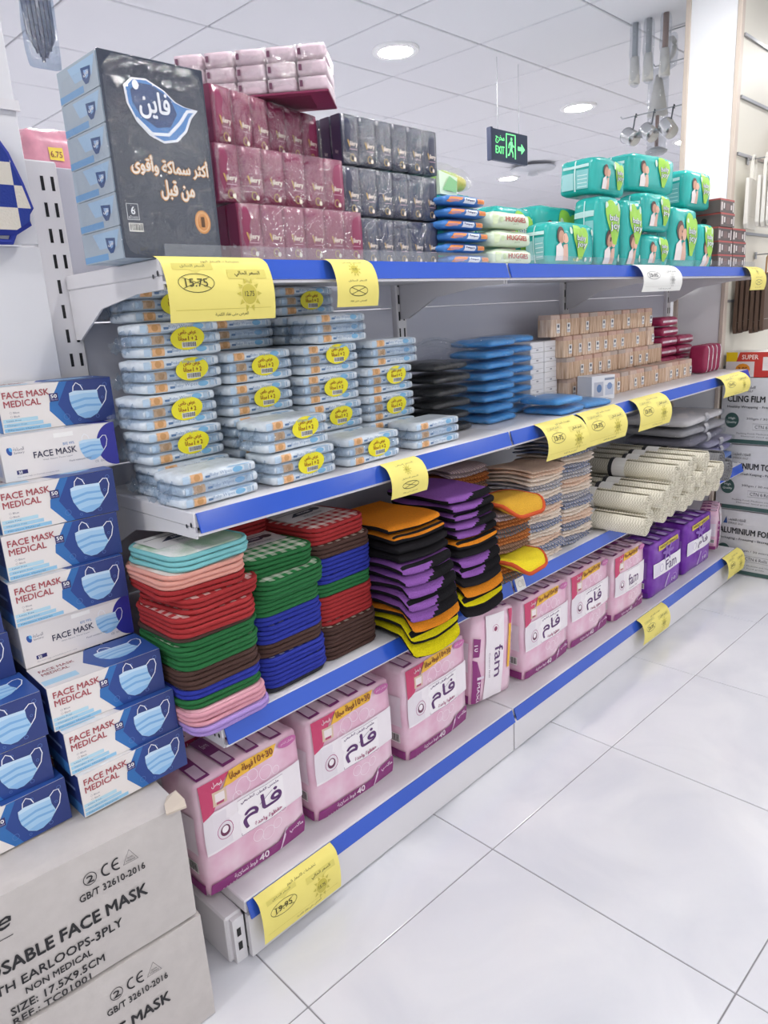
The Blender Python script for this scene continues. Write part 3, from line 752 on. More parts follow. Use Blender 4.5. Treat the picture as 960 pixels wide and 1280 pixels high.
# ---- diaper packs
TEAL = '#2fb3ac'
def baby(P, u, v, s):
    P.ell(u, v + .62 * s, .24 * s, .3 * s, '#5a3f38', 16).ell(u + .05 * s, v + .55 * s, .19 * s, .24 * s, '#c99880', 16).ell(u + .3 * s, v + .5 * s, .17 * s, .19 * s, '#e2b69e', 16)
    P.poly([(u - .32 * s, v - .3 * s), (u - .26 * s, v + .2 * s), (u, v + .36 * s), (u + .16 * s, v + .1 * s), (u + .12 * s, v - .3 * s)], '#ece4e2').poly([(u + .12 * s, v - .3 * s), (u + .16 * s, v + .25 * s), (u + .38 * s, v + .3 * s), (u + .46 * s, v - .3 * s)], '#e0b8a4')
def heart(P, u, v, s, rot=0):
    g = '#9fd64a'
    P.ell(u - .12 * s, v + .16 * s, .3 * s, .44 * s, g, 18, .35).ell(u + .17 * s, v + .1 * s, .28 * s, .38 * s, g, 18, -.35).poly([(u - .38 * s, v), (u + .42 * s, v - .02 * s), (u + .1 * s, v - .52 * s), (u - .1 * s, v - .5 * s)], g)
    for y, c in ((.06, 'baby'), (-.14, 'joy')):
        P.text(c, u - .28 * s, u + .3 * s, v + y * s - .06 * s, v + y * s + .14 * s, '#35508a', .08).text(c, u - .28 * s, u + .3 * s, v + y * s - .06 * s, v + y * s + .14 * s, '#f4f8fa', .01)
def make_diaper(W, D, Hh, kind, seed):
    t = empty('diaper_pack'); S = Soft(W, D, Hh, .016, (.005, .008, .006), .0035, seed)
    MB().soft(S, mat('diaper_foil', TEAL, .25, bump=.15, bscale=22, var=.05), 9).build('body', t, True)
    P = Print()
    if kind == 'wide':
        baby(P, W * .2, Hh * .3, Hh * .66); heart(P, W * .62, Hh * .56, Hh * .8)
        for a, b in ((.42, .82), (.9, .8)): P.ell(W * a, Hh * b, .008, .011, '#cfe6d6', 12)
        for a in (.56, .74, .86): P.ell(W * a, Hh * .14, .007, .007, '#e6f2ec', 10)
        P.text('MEGA PACK', W * .45, W * .62, Hh * .1, Hh * .16, '#e8d84a')
    elif kind == 'tall':
        baby(P, W * .34, Hh * .14, W * .58); heart(P, W * .56, Hh * .62, W * .82)
        for a, b in ((.25, .88), (.8, .86), (.88, .12)): P.ell(W * a, Hh * b, .009, .013, '#cfe6d6', 12)
    else:
        baby(P, W * .22, Hh * .28, Hh * .55); heart(P, W * .68, Hh * .54, min(Hh * .75, W * .6)); P.ell(W * .5, Hh * .78, .009, .012, '#cfe6d6', 12)
    P.build(t, soft_front(S, .0028), 'front_print', cut=cf(S))
    P = Print().rect(D * .1, D * .42, Hh * .15, Hh * .6, '#a7d6d8').rect(D * .5, D * .82, Hh * .15, Hh * .66, '#8ccacb').rect(D * .1, D * .82, Hh * .72, Hh * .8, '#c6e6e4').rect(D * .44, D * .48, .01, Hh * .96, '#d2eeec')
    for k in range(4): P.rect(D * .53, D * .79, Hh * (.2 + .1 * k), Hh * (.22 + .1 * k), '#e2f2f0')
    P.build(t, soft_left(S, .0028), 'side_print', cut=cl(S))
    return t
DG = 'teal diaper packs on the top shelf'
def diaper(x0, x1, y, d, z0, z1, kind, lb, a=0):
    t = make_diaper(x1 - x0 - .002, d, z1 - z0, kind, random.randint(0, 99))
    t.location = ((x0 + x1) / 2, y + d / 2, z0); t.rotation_euler.z = math.radians(a)
    tag(t, lb, 'diaper pack', DG)
diaper(1.905, 2.187, 1.162, .11, ZT, ZT + .13, 'wide', 'wide low teal diaper pack standing next to the pale green wipes')
diaper(2.198, 2.356, 1.162, .12, ZT, ZT + .216, 'tall', 'tall teal diaper pack, left one of the tall pair')
diaper(2.362, 2.508, 1.162, .12, ZT, ZT + .216, 'tall', 'tall teal diaper pack, right one of the tall pair')
diaper(2.515, 2.735, 1.162, .13, ZT, ZT + .115, 'wide2', 'small teal diaper pack lying under another beside the tall pair')
diaper(2.518, 2.738, 1.162, .13, ZT + .118, ZT + .25, 'wide2', 'small teal diaper pack lying on top of its equal')
diaper(2.75, 2.995, 1.166, .13, ZT, ZT + .218, 'wide2', 'large teal diaper pack above the white price tag')
diaper(3.002, 3.158, 1.166, .1, ZT, ZT + .17, 'tall', 'narrow teal diaper pack beside the black and red boxes')
diaper(3.002, 3.19, 1.28, .13, ZT, ZT + .216, 'wide2', 'teal diaper pack hidden behind the narrow one')
diaper(2.925, 3.185, 1.195, .17, ZT + .22, ZT + .365, 'wide2', 'teal diaper pack on top, in front of the white pillar')
diaper(2.52, 2.84, 1.205, .17, ZT + .254, ZT + .385, 'wide2', 'big teal diaper pack topmost on the pile beneath the hanging mugs', -4)
diaper(2.20, 2.44, 1.185, .15, ZT + .219, ZT + .335, 'wide2', 'teal diaper pack laid across the tall pair', 3)
diaper(2.06, 2.33, 1.295, .13, ZT, ZT + .2, 'wide2', 'teal diaper pack standing behind the wide low one')
diaper(1.83, 2.05, 1.295, .13, ZT, ZT + .185, 'wide2', 'teal diaper pack behind the gap next to the pale green wipes')
diaper(1.66, 1.825, 1.345, .14, ZT, ZT + .215, 'wide2', 'teal diaper pack standing behind the pale green wipes stack')
diaper(1.50, 1.655, 1.345, .14, ZT, ZT + .215, 'wide2', 'teal diaper pack standing behind the blue wipes stack')
t = tag(empty('wrapped_refill', (1.73, 1.40, ZT + .219), .2), 'green and yellow pack in clear plastic atop the teal packs', 'pack')
S = Soft(.16, .1, .055, .02, (0, .004, .008), .005, 3)
MB().soft(S, two_tone('lime_foil', '#9fcf5a', '#e6da58', 'noise', 14, .3, 0), 8).build('body', t, True)
MB().soft(Soft(.2, .13, .075, .025, (0, .004, .01), .008, 5), FILM, 8).build('bag', t, True)
t = tag(empty('wrapped_refill', (1.53, 1.23, ZT + .168), .1), 'small pale green leaflet pack standing on the blue wipes', 'pack')
MB().add([(-.04, -.006, 0), (.035, -.006, 0), (.045, -.002, .045), (-.035, 0, .055), (-.04, .012, 0), (.035, .012, 0), (.045, .004, .045), (-.035, .005, .055)],
         [(0, 1, 2, 3), (7, 6, 5, 4), (0, 4, 5, 1), (1, 5, 6, 2), (2, 6, 7, 3), (3, 7, 4, 0)], K('#d6ead0')).build('card', t)
Print().poly([(.0, .006), (.06, .004), (.066, .03), (.03, .04)], '#8cc98a').build(t, lambda u, v, e: (u - .03, -.0072 - e, v + .004), 'print')

# ---- black and red boxes at the end of the top shelf
def make_small_box():
    W, D, Hh = .155, .13, .0525
    t = empty('small_appliance_box'); MB().cbox(-W / 2, W / 2, -D / 2, D / 2, 0, Hh, K('#4a3f3e'), .001).build('body', t)
    P = Print().rect(0, W, Hh * .88, Hh, '#b8524e').rect(0, W, 0, Hh * .88, '#5c504e').rect(W * .06, W * .18, Hh * .15, Hh * .75, '#cfc6c2').rect(W * .24, W * .32, Hh * .3, Hh * .7, '#e4dedb').rect(W * .4, W * .66, Hh * .2, Hh * .7, '#7a6260').rect(W * .74, W * .84, Hh * .25, Hh * .6, '#d8d0cc').rect(W * .9, W * .97, Hh * .1, Hh * .8, '#e6e0de')
    P.build(t, front(W, D), 'front_print')
    Print().rect(0, D, 0, Hh, '#6a5a58').rect(0, D, Hh * .88, Hh, '#b8524e').ell(D * .5, Hh * .45, .012, .012, '#2a2424').build(t, lambda u, v, e: (-W / 2 - .0004 - e, D / 2 - u, v), 'end_print')
    return t
sb = Proto(make_small_box())
for c, (x, n) in enumerate(((3.278, 5), (3.44, 3))):
    for k in range(n):
        sb((x + .004 * (k % 2), 1.24 + .003 * (k % 3), ZT + k * .0533), 0, 'black and red box, %s from the bottom of the %s stack' % (ORD[k], ('taller', 'lower end')[c]), 'box', 'black and red boxes')

# ================================================================== SECOND SHELF
ZS = Z3 + .0006
def make_wipes(sticker):
    W, D, Hh = .176, .1, .0672
    t = empty('wipes_bundle')
    S = Soft(W + .006, D + .006, .0226, .0078, (.003, .003, .0), .0011, 3)
    pm = MB().soft(S, mat('wipes_foil', '#e2ebf3', .3, bump=.5, bscale=55, var=.12), 9, 3).mesh('wipes_pack', True)
    P = Print()
    P.rect(W * .12, W * .27, .002, .0215, '#e8b98a').ell(W * .195, .012, .007, .007, '#cf9a62', 12).rect(W * .3, W * .36, .008, .0125, '#5c7ea8')
    P.text('Baby Wipes', W * .36, W * .66, .0075, .016, '#8aa4c2', 0, 0, .2).ell(W * .745, .012, .0125, .006, '#7db6dc', 14).rect(W * .84, W * .9, .006, .017, '#a9c0d4').rect(W * .92, W * .94, .006, .017, '#9ab2ca')
    P.rect(W * .02, W * .1, .003, .02, '#bcd3e8').poly([(W * .6, .0195), (W * .95, .0195), (W * .9, .0225), (W * .65, .0225)], '#9cc2e2')
    pr = None
    for k in range(3):
        o = bpy.data.objects.new('wipes_pack', pm); COL.objects.link(o); o.parent = t; o.location = ((0, .003, -.002)[k], (0, .002, -.001)[k], .0003 + k * .0222)
        if pr is None: pr = P.build(o, soft_front(S, .0011), 'front_print', cut=cf(S))
        else:
            q = pr.copy(); COL.objects.link(q); q.parent = o
    F = Soft(W + .012, D + .01, Hh, .012, (.006, .002, .0), 0.0034, 9)
    MB().soft(F, FILM3, 9, 6).build('film_wrap', t, True)
    # loose gathered film ends
    MB().grid(lambda a, b: (-W / 2 - .004 - .022 * a, -D / 2 + .012 + (D - .024) * b + .004 * math.sin(b * 21 + a * 4), .012 + .045 * (1 - a * .5) * (.5 + .5 * math.sin(b * 13)) + .004 * math.sin(a * 9)), 4, 14, FILM3).build('film_tail', t, True)
    if sticker:
        P = Print().ell(0, 0, .037, .0225, '#ece21e', 26, .08)
        P.text(arab('عرض خاص'), -.019, .019, .0055, .016, '#a8541e', .012).text('1 + 2', .001, .02, -.005, .0035, '#8c3a1e', .02).text(arab('مجانا'), -.02, -.003, -.0065, .004, '#a8541e', .012)
        P.bars(-.014, .017, -.018, -.0075, 18)
        cu, cv = sticker
        P.build(t, lambda u, v, e: (cu - W / 2 + u, F((cu - W / 2 + u, -(D + .01) / 2, cv + v))[1] - .0022 - e, cv + v), 'offer_sticker', cut=(.006, .006))
    return t
FILM3 = film('wipes_film', .16, '#eaf1f8', .14, 30, .9)
wb = [Proto(make_wipes((.105, .042))), Proto(make_wipes((.098, .034))), Proto(make_wipes(None))]
WG = 'wipes bundles on the second shelf'
def wipes(kind, xc, y, k, label, a=0, z=None):
    wb[kind]((xc, y + .056, ZS + k * .0678 if z is None else z), math.radians(a), label, 'wipes bundle', WG)
LV = ['lowest', 'second lowest', 'third lowest', 'fourth lowest', 'fifth lowest', 'topmost', 'topmost']
cols = [('beside the upright', [(1, .765, 1.285, 0), (1, .752, 1.283, 2), (1, .748, 1.287, 4), (0, .768, 1.289, 0), (1, .778, 1.293, -3), (1, .79, 1.345, 3)]),
        ('second from the upright', [(2, .965, 1.295, 0), (1, .958, 1.294, 0), (1, .955, 1.295, 2), (1, .962, 1.298, 0)]),
        ('third from the upright', [(2, 1.163, 1.285, 0), (1, 1.158, 1.282, 0), (1, 1.156, 1.288, -2), (0, 1.158, 1.286, 0), (2, 1.19, 1.28, 4)]),
        ('next to the black packs', [(1, 1.361, 1.29, 0), (1, 1.359, 1.288, 0), (0, 1.361, 1.292, 1), (2, 1.387, 1.295, 0)])]
for nm, c in cols:
    for k, (kd, x, y, a) in enumerate(c):
        wipes(kd, x, y, k, 'three-pack of baby wipes, %s in the column %s' % (LV[k], nm), a)
wipes(2, .742, 1.162, 0, 'three-pack of baby wipes in front by the near shelf end', 2)
wipes(1, .955, 1.165, 0, 'three-pack of baby wipes at the front, under another one', 2)
wipes(0, .945, 1.170, 1, 'three-pack of baby wipes at the front, stacked on another one', 2)
wipes(1, 1.165, 1.168, 0, 'three-pack of baby wipes at the front above the curled price tag', 1)
wipes(2, 1.40, 1.172, 0, 'three-pack of baby wipes at the front beside the black packs', 0)
for nm, x, n in (('second', 1.0, 5), ('third', 1.2, 6)):
    for k in range(n): wipes(2 if k < 5 else 1, x, 1.404, k, 'three-pack of baby wipes in shade at the back, %s, behind the %s column' % (LV[k] if k < 5 else 'topmost', nm), 0)

# ---- folded plastic covers in clear bags
def make_flat(name, W, D, Hh, col, seed, fl=None):
    t = empty(name); S = Soft(W, D, Hh * .86, Hh * .4, (.004, .004, .003), .003, seed)
    MB().soft(S, mat(name + '_fold', col, .3, bump=.5, bscale=38, var=.12), 9, 4).build('folded_sheet', t, True)
    MB().soft(Soft(W + .014, D + .012, Hh, Hh * .45, (.006, .004, .002), .004, seed + 3), fl or FILM4, 10, 4).build('clear_bag', t, True)
    return t
FILM4 = film('crinkled_bag', .12, '#f8fafc', .06, 55, 1.0)
bk = [Proto(make_flat('black_cover_pack', .17, .16, .034, '#1d1f22', s, film('dark_bag', .045, '#ffffff', .08, 60, 1.0))) for s in (1, 5)]
bl = [Proto(make_flat('blue_cover_pack', .155, .16, .031, '#3b98de', s)) for s in (2, 7)]
for k in range(6):
    bk[k % 2]((1.572 + (.006, -.004, 0, -.006, .004, -.008)[k], 1.335, ZS + k * .0345), math.radians((0, 4, -3, 5, -2, 3)[k]), 'folded black plastic cover in clear bag, %s from the bottom' % ORD[k], 'cover pack', 'black cover packs')
for k in range(8):
    bl[k % 2]((1.788 + (.004, -.003, .003, -.004, 0, .006, -.002, .01)[k], 1.325 + .004 * (k % 3), ZS + k * .0315), math.radians((0, 3, -2, 2, -4, 3, 0, 5)[k]), 'folded blue plastic cover, %s from the bottom of the tall pile' % ORD[k], 'cover pack', 'blue cover packs')
for k in range(8):
    bl[k % 2]((1.984 + (.0, .004, -.003)[k % 3], 1.39, ZS + k * .0315), math.radians((2, -3, 4)[k % 3]), 'folded blue plastic cover, %s from the bottom of the rear pile' % ORD[k], 'cover pack', 'blue cover packs')
for k, (x, a) in enumerate(((2.02, 2), (2.005, -3))):
    bl[k]((x, 1.222, ZS + k * .0315), math.radians(a), 'folded blue plastic cover lying in front by the price tags, %s one' % ('lower', 'upper')[k], 'cover pack', 'blue cover packs')
bl[1]((2.19, 1.222, ZS), math.radians(-6), 'folded blue plastic cover lying alone before the white boxes', 'cover pack', 'blue cover packs')
t = tag(empty('loose_bag', (1.60, 1.345, ZS + .2075)), 'empty clear plastic bag draped over the black and blue packs', 'plastic bag')
MB().grid(lambda a, b: (-.11 + .2 * a + .006 * math.sin(b * 7), -.07 + .12 * b, .004 + .045 * math.sin(a * 3.1) * (.5 + .5 * math.sin(b * 3)) + .006 * math.sin(a * 19 + b * 11)), 16, 12, FILM4).build('bag', t, True)

# ---- small white cartons
def make_white(W, D, Hh, nm):
    t = empty(nm); MB().cbox(-W / 2, W / 2, -D / 2, D / 2, 0, Hh, K('#e9e8ea'), .0012).build('body', t)
    Print().rect(W * .1, W * .9, Hh * .4, Hh * .44, '#b8b4b8').rect(W * .42, W * .58, Hh * .16, Hh * .3, '#9a9aa2').build(t, front(W, D), 'front_print')
    return t
wc = Proto(make_white(.083, .08, .0345, 'white_carton'))
for c in range(2):
    for k in range(6):
        wc((2.175 + .087 * c, 1.42, ZS + k * .0352), 0, 'small white carton, %s from the bottom in the %s column' % (ORD[k], ('left', 'right')[c]), 'carton', 'small white cartons')
t = tag(empty('printed_carton', (2.365, 1.262, ZS), math.radians(-16)), 'white carton with blue and grey print before the toothpick packs', 'carton')
MB().cbox(-.055, .055, -.035, .035, 0, .083, K('#dfe0e4'), .0015).build('body', t)
Print().rect(0, .11, 0, .083, '#e4e5e9').rect(.01, .055, .012, .062, '#b9bcc8').ell(.035, .04, .012, .014, '#5f7fae').rect(.064, .104, .014, .05, '#c2c9d8').ell(.085, .045, .012, .012, '#7b93bf').rect(.06, .108, .066, .074, '#8a94a8').build(t, front(.11, .07), 'front_print')

# ---- packs of wooden toothpicks
def make_picks(v):
    W, D, Hh = .0635, .066, .0735
    t = empty('toothpick_pack')
    wm = two_tone('wood_sticks_%d' % v, ('#e6cfb8', '#dcc2aa', '#ead6c4')[v], ('#c4a284', '#b8967a', '#cbab90')[v], 'noise', 30, .6, .2, (6, 6, .35))
    m = MB(); n = 26
    prof = []
    for k in range(n):
        a = 2 * math.pi * k / n; c, s_ = math.cos(a), math.sin(a)
        f = 1 / (abs(c) ** 4 + abs(s_) ** 4) ** .25
        r = 1 - .035 * (k % 2)
        prof.append((c * f * W / 2 * r, s_ * f * D / 2 * r))
    vs = [(x * q, y * q, z) for z, q in ((0, .96), (.004, 1), (Hh - .014, .98)) for x, y in prof]
    m.add(vs, [[i * n + k, i * n + (k + 1) % n, (i + 1) * n + (k + 1) % n, (i + 1) * n + k] for i in range(2) for k in range(n)] + [list(range(n))[::-1], [2 * n + k for k in range(n)]], wm).build('sticks', t)
    m = MB(); vs = [(x * q, y * q, z) for z, q in ((Hh - .0155, .99), (Hh - .002, .97), (Hh, .9)) for x, y in prof]
    m.add(vs, [[i * n + k, i * n + (k + 1) % n, (i + 1) * n + (k + 1) % n, (i + 1) * n + k] for i in range(2) for k in range(n)] + [list(range(n))[::-1], [2 * n + k for k in range(n)]], K(('#c9a494', '#b5a49a', '#cdb3a4')[v])).build('wrapper_top', t)
    if v != 1:
        P = Print().rect(.0, .022, .012, .044, '#ece9e6').ell(.011, .035, .006, .006, '#454a58', 10).rect(.003, .019, .018, .022, '#8a90a0').rect(.005, .017, .014, .016, '#b0b4be')
        P.build(t, lambda u, z, e: (-.006 + u, -D / 2 - .0012 - e, z), 'label')
    return t
tp = [Proto(make_picks(v)) for v in range(3)]
def picks(row, x0, n, y, z, lb):
    for k in range(n):
        tp[random.choice((0, 0, 1, 2))]((x0 + .0655 * (k + .5), y + .033 + random.uniform(-.003, .003), z), random.uniform(-.05, .05), 'toothpick pack, %s from left in the %s' % (ORD[k], lb), 'toothpick pack', 'wooden toothpick packs')
picks(0, 2.315, 12, 1.34, ZS, 'bottom row at the back')
picks(1, 2.50, 11, 1.262, ZS, 'front row on the shelf')
picks(2, 2.295, 12, 1.335, ZS + .0742, 'second row from the shelf')
picks(3, 2.29, 11, 1.342, ZS + .1484, 'third row from the shelf')
picks(4, 2.22, 12, 1.350, ZS + .2226, 'top row')
# the top row's left end rests on the white cartons

# ---- maroon packs by the far end
def make_mpack(v):
    t = empty('maroon_pack'); S = Soft(.17, .085, .042, .012, (.003, .003, .002), .002, v)
    MB().soft(S, mat('maroon_foil', '#a02a55', .3, bump=.2, bscale=30, var=.1), 8, 4).build('body', t, True)
    Print().rect(.0, .17, .016, .026, '#d9c6cf').rect(.06, .09, .016, .026, '#efe6ea').build(t, soft_front(S, .0014), 'band', cut=cf(S))
    return t
mp = Proto(make_mpack(3))
for k in range(6):
    mp((3.205 + (.0, .006, -.004)[k % 3], 1.395, ZS + k * .043), 0, 'maroon pack with pale band lying flat, %s from the bottom of rear pile' % ORD[k], 'pack', 'maroon packs')
for k in range(4):
    mp((3.385 + (.0, .008, -.004)[k % 3], 1.395, ZS + k * .043), 0, 'maroon pack with pale band lying flat, %s from bottom of end pile' % ORD[k], 'pack', 'maroon packs')
for k in range(4):
    o = mp((3.31 + .046 * k, 1.27, ZS + .0625), 0, 'maroon pack standing on end at the far shelf end, %s from left' % ORD[k], 'pack', 'maroon packs')
    o.rotation_euler = (0, math.radians(90), 0)
    o.location.x -= .02; o.scale.x = .73

# ================================================================== THIRD SHELF
ZP = Z2 + .0008
# ---- quilted pot holders
def rsq(w, r, n=5):
    pts = []
    for cx, cy, a0 in ((1, 1, 0), (-1, 1, 90), (-1, -1, 180), (1, -1, 270)):
        for k in range(n + 1):
            a = math.radians(a0 + 90 * k / n); pts.append((cx * (w / 2 - r) + r * math.cos(a), cy * (w / 2 - r) + r * math.sin(a)))
    return pts
PT = .0101
def make_pad(name, bind, cloth, droop=0):
    w = .176; pts = rsq(w, .032); n = len(pts)
    def dz(x, y): return -droop * max(0, (-y / w + .0)) ** 1.5 + .0016 * math.sin(x * 38 + 1) * math.sin(y * 31)
    t = empty(name)
    m = MB(); vs = []; rings = [(1, .0012), (1, .0075), (.8, .0092), (.4, .0096)]
    for q, z in rings: vs += [(x * q, y * q, z + dz(x * q, y * q)) for x, y in pts]
    fs = [[i * n + k, i * n + (k + 1) % n, (i + 1) * n + (k + 1) % n, (i + 1) * n + k] for i in range(3) for k in range(n)]
    fs += [list(range(n))[::-1], [3 * n + k for k in range(n)]]
    m.add(vs, fs, cloth).build('quilted_cloth', t, True)
    MB().tube([(x, y, .0049 + dz(x, y)) for x, y in pts], .0049, bind, 6, True).build('binding', t, True)
    return t
def bindm(n, c): return mat('binding_' + n, c, .85, bump=.3, bscale=300)
PADS = {}
def pad(kind):
    if kind in PADS: return PADS[kind]
    d = {'red': ('#a3272a', two_tone('gingham_red', '#b5393c', '#e6d6cf', 'gingham', 78)), 'green': ('#1d6a36', two_tone('gingham_green', '#2f8a4a', '#dfe4d4', 'gingham', 78)),
         'blue': ('#22309c', two_tone('gingham_blue', '#2a3aa8', '#d8d8e4', 'gingham', 78)), 'brown': ('#4a3029', two_tone('gingham_brown', '#5a4038', '#dccfc0', 'gingham', 78)),
         'teal': ('#7fc4c8', two_tone('leaf_print', '#eef0ec', '#a9c9ac', 'noise', 16)), 'peach': ('#e2a193', two_tone('peach_print', '#efe2da', '#dcb3a6', 'noise', 16)),
         'pink': ('#d99aa8', mat('pink_quilt', '#e2aab6', .85)), 'lilac': ('#a98cd0', mat('lilac_quilt', '#b9a0d8', .85)), 'black': ('#24242c', mat('black_quilt', '#2c2c34', .85)), 'orange': ('#c05a34', mat('rust_quilt', '#c86a40', .85))}[kind]
    PADS[kind] = Proto(make_pad(kind + '_pot_holder', bindm(kind, d[0]), d[1], 0))
    return PADS[kind]
def pad_stack(x, y, seq, nm, jit=.004, dx=0, dy=0, yaw0=0):
    k = 0; tops = None; N = sum(c[1] for c in seq); z = ZP
    cnt = {}
    for item in seq:
        kind, n = item[0], item[1]; ox, oy, oa = item[2:5] if len(item) > 2 else (0, 0, 0)
        tilt = item[5] if len(item) > 5 else 0
        for i in range(n):
            cnt[kind] = cnt.get(kind, 0)
            o = pad(kind)((x + ox + random.uniform(-jit, jit) + dx * k / N, y + oy + random.uniform(-jit, jit) * .6 + dy * k / N, z), math.radians(yaw0 + oa + random.uniform(-2.5, 2.5)),
                          '%s quilted pot holder, %s from the bottom of the %s stack' % (kind, ORD[k], nm), 'pot holder', 'stacked pot holders')
            z += PT; k += 1; tops = o
    return tops, z
def sleeve(pd, col, lift=0):
    P = Print().rect(-.07, .075, -.005, .085, '#e9e7e6').poly([(-.04, .03), (.03, .03), (.06, .055), (-.01, .055)], '#2b3352').rect(-.02, .05, .006, .022, '#d9d9da').text('POT HOLDER', -.015, .045, .01, .018, '#33333c').text('KITCHEN', -.01, .03, .038, .047, '#f0f0f4', .02)
    P.rect(-.06, .06, .062, .066, '#8a8a94').ell(.05, .045, .014, .012, '#3a3a44', 12)
    P.build(pd, lambda u, v, e: (u, v, .0107 + lift + e), 'card_sleeve')
top, z = pad_stack(.690, 1.235, [('lilac', 2, -.002, -.02, 0), ('pink', 3, -.002, -.015, 0), ('green', 2), ('blue', 2), ('brown', 4), ('green', 6), ('brown', 1), ('red', 4, -.004, -.008, -3), ('red', 3, .012, 0, 6), ('red', 2, -.004, .01, -4), ('peach', 3, -.004, .01, 0), ('teal', 3, .012, .015, 3)], 'nearest', .003)
sleeve(top, 0)
top, z = pad_stack(.873, 1.25, [('black', 1), ('blue', 7, .002, -.004, 0), ('brown', 3), ('blue', 6, .002, 0, 2), ('green', 4), ('green', 4, .006, -.012, 4), ('green', 4, .0, .012, -3)], 'second', .002)
sleeve(top, 0)
top, z = pad_stack(1.055, 1.272, [('brown', 8, -.003, -.01, 0), ('red', 7), ('green', 3), ('blue', 6, .002, 0, 2), ('brown', 3, .003, 0, 0), ('red', 4, -.003, .012, 3)], 'third', .002)
sleeve(top, 0)
pad_stack(.885, 1.43, [('red', 34, 0, 0, 0)], 'rear', .002)

# ---- fleece cleaning cloths with black edging
def fleece(name, col):
    return mat('fleece_' + name, col, .95, bump=.9, bscale=420, var=.22, spec=.1)
EDGE = mat('fleece_edging', '#1b1a1d', .9, bump=.5, bscale=300, spec=.1)
EDGEG = mat('fleece_charcoal', '#3a393c', .95, bump=.6, bscale=300, var=.2, spec=.1)
FL = {'purple': '#a268c2', 'orange': '#f7962a', 'yellow': '#efe01a', 'black': '#2a282c'}
def make_cloth(kind, seed, W, D, th, droop, y0):
    t = empty(kind + '_fleece_cloth')
    def fn(o):
        x, y, z = o
        e = max(0, 1.112 - (y + y0))
        z -= droop * (e * .9 + e * e * 9) + .004 * math.sin(x * 26 + 1) * max(0, min(1, (-y + .02) * 12))
        return [x + .006 * math.sin(y * 30 + seed), y + .004 * math.sin(x * 17 + 1) * (y < -D * .2), z]
    S = Soft(W, D, th, th * .48, (.003, .006, .0), .0012, seed, fn)
    hx, hy, hz = S.half; n, nz = 20, 6
    up, lo = MB(), MB(); idx = {}; vs = []
    def vid(i, j, k):
        q = (i, j, k)
        if q not in idx:
            idx[q] = len(vs); vs.append(S(((2 * i / n - 1) * hx, (2 * j / n - 1) * hy, 2 * k / nz * hz)))
        return idx[q]
    fu, fl = [], []
    for a in range(n):
        for b in range(n):
            fl.append((vid(a, b, 0), vid(a, b + 1, 0), vid(a + 1, b + 1, 0), vid(a + 1, b, 0)))
            (fl if b == 0 and (seed == 2 or (kind == 'purple' and a > n * (.3 + .08 * seed) + 3.5)) else fu).append((vid(a, b, nz), vid(a + 1, b, nz), vid(a + 1, b + 1, nz), vid(a, b + 1, nz)))
        for k in range(nz):
            lim = 4 if seed == 2 else 3
            f = fl if (k < 2 or a > n * (.3 + .08 * seed) + (k - 3) * 1.3 if kind == 'purple' else k < lim) else fu
            f.append((vid(a, 0, k), vid(a + 1, 0, k), vid(a + 1, 0, k + 1), vid(a, 0, k + 1)))
            f = fl if k < 4 else fu
            f.append((vid(n, a, k), vid(n, a + 1, k), vid(n, a + 1, k + 1), vid(n, a, k + 1)))
            f.append((vid(0, a, k), vid(0, a, k + 1), vid(0, a + 1, k + 1), vid(0, a + 1, k)))
            fl.append((vid(a, n, k), vid(a, n, k + 1), vid(a + 1, n, k + 1), vid(a + 1, n, k)))
    def part(fs, m, nm):
        us = sorted({i for f in fs for i in f}); mp = {i: k for k, i in enumerate(us)}
        MB().add([vs[i] for i in us], [[mp[i] for i in f] for f in fs], m).build(nm, t, True)
    part(fu, fleece(kind, FL[kind]), 'fleece'); part(fl, EDGE, 'edging')
    return t
CG = 'fleece cloths with black edging'
CL = {}
def cloth_pile(x, y, seq, nm, W, D):
    z = ZP; N = len(seq)
    for k, (kind, dx, dy, a) in enumerate(seq):
        key = (kind, k % 3, k // 3, W)
        CL[key] = Proto(make_cloth(kind, k % 3 + 1, W, D, .0222, max(.1, 1.05 - .085 * k), y + dy))
        CL[key]((x + dx, y + dy, z + .005), math.radians(a if k > 8 else 0), '%s fleece cloth with black edge, %s from bottom of %s pile' % (kind, ORD[k], nm), 'cloth', CG)
        z += .0232
    return z
cloth_pile(1.253, 1.222, [('yellow', -.004, -.035, -2), ('yellow', -.002, -.03, 1), ('orange', 0, -.03, -1), ('purple', .0, -.029, 2), ('purple', -.001, -.027, 0), ('purple', .0, -.023, -2), ('purple', .001, -.018, 1), ('purple', 0, -.012, 0), ('black', 0, .0, 1), ('black', .002, .0, 0), ('orange', .0, .006, -1), ('orange', -.004, .02, -2)], 'left', .2, .24)
cloth_pile(1.466, 1.222, [('black', 0, -.02, 0), ('yellow', -.002, -.02, 1), ('orange', 0, -.018, -1), ('black', .0, -.014, 0), ('purple', .002, -.012, 1), ('purple', 0, -.01, -1), ('black', 0, -.005, 1), ('orange', -.002, -.006, 0), ('purple', 0, 0, 1), ('purple', .002, 0, -1), ('purple', 0, .005, 1), ('purple', -.002, .005, -1), ('purple', -.004, .012, -2)], 'right', .192, .24)

